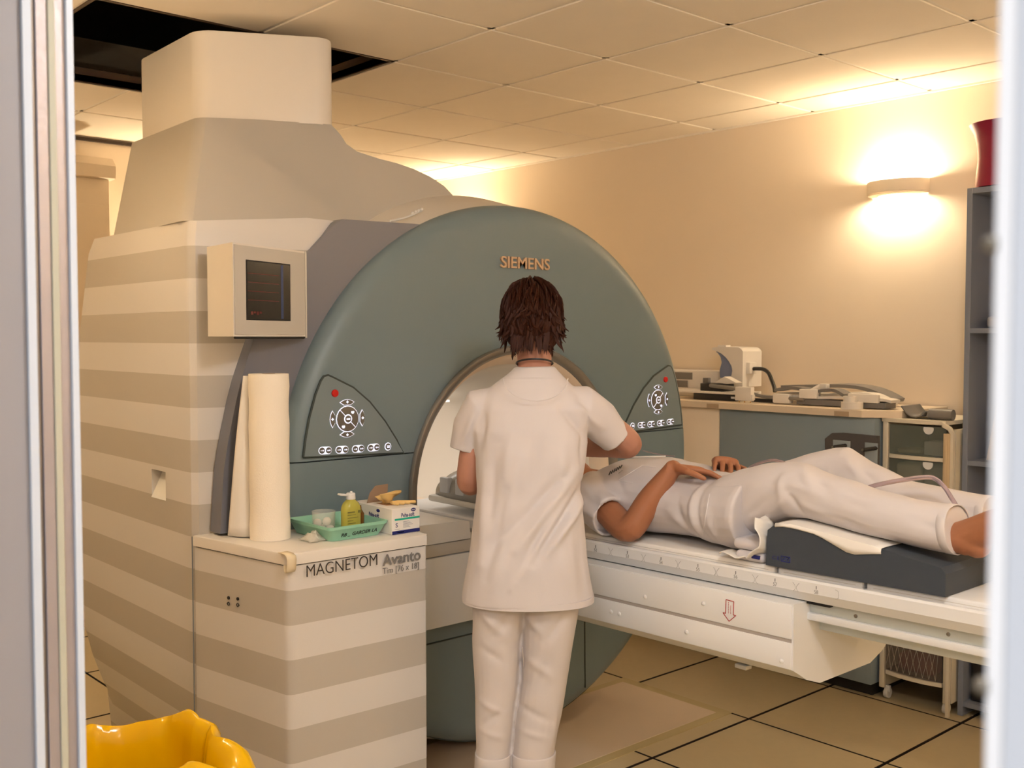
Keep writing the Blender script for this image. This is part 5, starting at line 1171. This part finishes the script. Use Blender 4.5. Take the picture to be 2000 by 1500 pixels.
# tape rolls
def taperoll(px, w_, z, h, X, label):
    y = Ypx(px, X); b = B(); r = abs(Ypx(px-w_/2, X)-Ypx(px+w_/2, X))/2*.95
    t = thing('tape_roll', (X+r, y, z), label, 'tape roll')
    lathe(b, [(r*.5, 0), (r, 0), (r, h), (r*.5, h), (r*.5, 0)], (X+r, y, z), 28, cap=False); obj('tape', b, CREAM, t, 40)
    b = B(); lathe(b, [(r*.44, .0), (r*.5, 0), (r*.5, h), (r*.44, h), (r*.44, 0)], (X+r, y, z), 24, cap=False); obj('core', b, CARD, t, 40); return z+h
zz = taperoll(1653, 40, ZW, .030, 4.115, 'wide cream tape roll at the worktop edge')
taperoll(1653, 24, zz+.0003, .026, 4.125, 'narrow cream tape roll on the wide one')

# ------------------------------------------------------------------ drawer trolley
cr = thing('drawer_trolley', (4.35, 2.12, 0), 'cream trolley with smoky clear drawers beside the blue-grey cabinet', 'trolley')
FR = M('trolley_cream', (224, 214, 194), .45)
cy0, cy1, cxf, cxb = 1.975, 2.205, 4.17, 4.56
ZTOP = 1.21
obj('post', box(B(), cxf, cxf+.02, 2.262, 2.285, .05, ZTOP, .003), FR, cr)
obj('post', box(B(), cxf+.0, cxf+.02, 1.985, 2.003, .05, 1.15, .003), FR, cr)
b = B(); poly_prism(b, [(1.972, .0), (1.972, 1.165), (1.985, 1.19), (2.02, 1.21), (2.02, 1.19), (1.994, 1.178), (1.985, 1.16), (1.985, 0)], cxf-.012, cxf+.004, axis='X', r=.001, seg=1); obj('side_strip', b, FR, cr)
obj('side_panel', box(B(), cxf+.02, cxb, 1.975, 1.985, .05, 1.18), FR, cr); obj('side_panel', box(B(), cxf+.02, cxb, 2.27, 2.28, .05, ZTOP), FR, cr)
b = B(); poly_prism(b, [(cxf-.018, 2.10), (cxf-.012, 2.05), (cxf, 2.01), (cxb, 2.0), (cxb, 2.29), (cxf, 2.29), (cxf-.012, 2.22), (cxf-.018, 2.16)], 1.197, 1.213, axis='Z', r=.003); obj('top', b, FR, cr)
obj('back_panel', box(B(), cxb-.01, cxb, 1.985, 2.27, .05, 1.19), FR, cr)
dz = [(1.062, 1.19), (.90, 1.045), (.74, .885), (.58, .725), (.42, .565), (.13, .36)]
for k, (z0, z1) in enumerate(dz):
    d_ = B(); fy = [2.255, 2.19, 2.13, 2.07, 2.008]; fx = [cxf+.004, cxf-.010, cxf-.014, cxf-.010, cxf+.004]
    def strip(bm, za, zb, th, o_=0):
        loft(bm, [[(fx[i]+o_, fy[i], za), (fx[i]+o_+th, fy[i], za), (fx[i]+o_+th, fy[i], zb), (fx[i]+o_, fy[i], zb)] for i in range(5)])
    strip(d_, z0+.002, z1-.002, .003); fr_o = obj('drawer_front', d_, SMOKE if k < 5 else M('basket_tint', (110, 100, 92), .4, alpha=.4), cr, 60)
    s_ = B(); strip(s_, z0-.016, z0, .02, -.004); obj('drawer_rail', s_, FR, cr, 60)
    t_ = B(); box(t_, cxf+.01, cxb-.012, 2.01, 2.255, z0, z0+.003); obj('drawer_tray', t_, GREYP, cr)
    if k in (0, 1):
        g_ = B(); lathe(g_, [(.022, 0), (.022, .002)], (cxf-.0155, 2.075, z1-.012), 20, 'X')
        for v in g_.verts: v.co.z = min(v.co.z, z1-.004); v.co.x -= 0
        obj('drawer_grip', g_, WHITE, fr_o)
    if k == 5:
        ms = B()
        for i in range(9):
            for q in (0, 1):
                a0 = 2.25-.028*i; a1 = a0+(.05 if q else -.05)
                pts = [(cxf-.016, min(max(a0, 2.01), 2.25), z0+.01), (cxf-.016, min(max(a1, 2.01), 2.25), z1-.02)]
                tube(ms, pts, .0006, 4)
        obj('wire_mesh', ms, MESHM, cr)
tag(obj('white_carton', box(B(), 4.20, 4.30, 2.02, 2.115, 1.066, 1.122, .002), PAPER, None, 35, (4.25, 2.07, 1.066)), 'small white carton in the top trolley drawer', 'carton')
tag(obj('packet_pile', box(B(), 4.20, 4.32, 2.13, 2.235, 1.066, 1.085, .008, 3), M('packet_beige', (190, 180, 150), .7), None, 60, (4.25, 2.18, 1.066)), 'flat beige packet in the top trolley drawer', 'packet')
for y0, y1, lab in ((2.125, 2.24, 'left white gauze pack in the second trolley drawer'), (2.02, 2.12, 'white gauze pack below the drawer grip of the second drawer')):
    tag(obj('gauze_pack', box(B(), 4.20, 4.32, y0, y1, .904, 1.025, .015, 3), M('pack_white', (214, 208, 190), .7), None, 60, (4.25, (y0+y1)/2, .904)), lab, 'gauze pack', 'gauze packs')
tag(obj('pink_packet', box(B(), 4.20, 4.30, 2.06, 2.22, .134, .21, .02, 3), M('packet_pink', (150, 90, 100), .6), None, 60, (4.25, 2.14, .134)), 'pinkish packet in the lowest trolley basket', 'packet')
for y in (2.0, 2.26):
    for x in (4.20, 4.52):
        b = B(); lathe(b, [(.012, -.009), (.022, -.009), (.023, 0), (.022, .009), (.012, .009)], (x, y, .0235), 20, 'Y'); box(b, x-.006, x+.006, y-.012, y+.012, .03, .055); obj('castor', b, WHITE, cr)
# long paper tubes tucked beside the drawers
b = B(); box(b, cxf-.020, cxf-.014, 2.012-.030, 2.012-.002, .55, 1.165, .002); box(b, cxf-.024, cxf-.020, 1.99, 2.004, .62, 1.15, .001); tag(obj('paper_strip', b, M('paper_tan', (206, 182, 146), .8), None, 35, (4.15, 2.0, .55)), 'long tan paper strip hanging at the trolley corner', 'paper strip')
# rolled grey pad on the trolley
b = B(); pr_ = []
for t in np.linspace(0, 1, 40):
    a = 2*math.pi*1.25*t; r = .008+.016*t; pr_.append((2.06+r*math.cos(a), 1.2135+.025+r*math.sin(a)))
inner = [(y, z) for y, z in pr_]
rings = []
P3 = [Vector(hit(a, c, 'X', 4.20)) for a, c in ((1760, 793), (1770, 806), (1780, 813), (1795, 813), (1806, 804), (1812, 806), (1810, 813))]
rows = [[Vector((4.20+.16*s, p.y, max(p.z, 1.2155))) for s in (0, .5, 1)] for p in spline(P3, 5)]
gp = sheet(rows, GREYP, 'rolled_pad', None, (4.28, 2.1, 1.214), 'grey rolled-up pad lying on top of the trolley', 'pad', .006)
b = B(); tube(b, [(4.225, 2.105, 1.2365), (4.225, 1.985+.02, 1.2365)], .0225, 20); o = obj('roll', b, GREYP, None, 60); o.parent = gp; o.location = -Vector((4.28, 2.1, 1.214))

# ------------------------------------------------------------------ shelf unit and red vase
sh_ = thing('shelf_unit', (4.42, 1.5, 0), 'tall blue-grey open shelf unit against the right wall', 'shelf unit')
sx0, sy0, sy1, sz = 4.222, 1.05, 1.964, 2.155
EDG = M('shelf_edge', (128, 134, 148), .5)
for y in (sy0, sy1-.022): obj('side_panel', box(B(), sx0, XW-.004, y, y+.022, 0, sz, .001, 1), EDG, sh_)
obj('top_panel', box(B(), sx0, XW-.004, sy0+.022, sy1-.022, sz-.022, sz), EDG, sh_)
obj('back_panel', box(B(), XW-.014, XW-.004, sy0+.022, sy1-.022, .05, sz-.022), SHELFM, sh_)
for z in (1.592, 1.055, .56, .06): obj('shelf', box(B(), sx0+.004, XW-.014, sy0+.022, sy1-.022, z-.02, z), EDG, sh_)
tag(obj('storage_bin', box(B(), 4.26, 4.56, 1.55, 1.93, .0605, .30, .01, 3), BLACK, None, 35, (4.4, 1.74, .0605)), 'black bin on the lowest shelf', 'bin')
b = B(); poly_prism(b, [(1.90, 1.056), (1.86, 1.30), (1.845, 1.30), (1.75, 1.056)], 4.30, 4.31, axis='X'); tag(obj('cardboard_sheet', b, M('card_tan', (180, 160, 130), .8), None, 35, (4.305, 1.85, 1.056)), 'tan cardboard sheet leaning on the middle shelf', 'cardboard')
tag(obj('folded_cloth', box(B(), 4.27, 4.5, 1.5, 1.9, 1.5925, 1.64, .015, 3), M('cloth_beige', (160, 150, 142), .85), None, 50, (4.4, 1.7, 1.5925)), 'folded beige cloth on the upper shelf', 'cloth')
vs = thing('vase', (4.34, 1.86, sz), 'crimson flared vase on top of the shelf unit', 'vase')
b = B(); lathe(b, [(.09, .0), (.118, .004), (.114, .05), (.108, .12), (.112, .18), (.124, .225), (.142, .255), (.139, .257), (.120, .226), (.105, .17), (.10, .1), (.10, .02)], (4.34, 1.86, sz+.0005), 40); obj('vase_body', b, RED, vs, 50)
b = B(); lathe(b, [(.142, .2545), (.1435, .257), (.140, .259), (.138, .257)], (4.34, 1.86, sz+.0005), 40, cap=False); obj('vase_rim', b, RED, vs, 50)

# ------------------------------------------------------------------ wall cupboard seen behind the magnet
wc = thing('tall_cupboard', (1.9, 5.7, 0), 'tall cream cupboard with a moulded top behind the scanner', 'cupboard')
obj('body', box(B(), 1.2, 2.19, 5.69, YB-.005, 0, 2.40, .003), WALL, wc)
b = B(); poly_prism(b, [(5.69, 2.40), (5.66, 2.405), (5.655, 2.47), (5.70, 2.515), (YB-.005, 2.515), (YB-.005, 2.40)], 1.2, 2.215, axis='X', r=.002, seg=1); obj('cornice', b, WALL, wc, 30)
b = B(); box(b, 1.22, 2.17, 5.684, 5.692, .1, 2.26, .003); obj('door', b, WALL, wc)
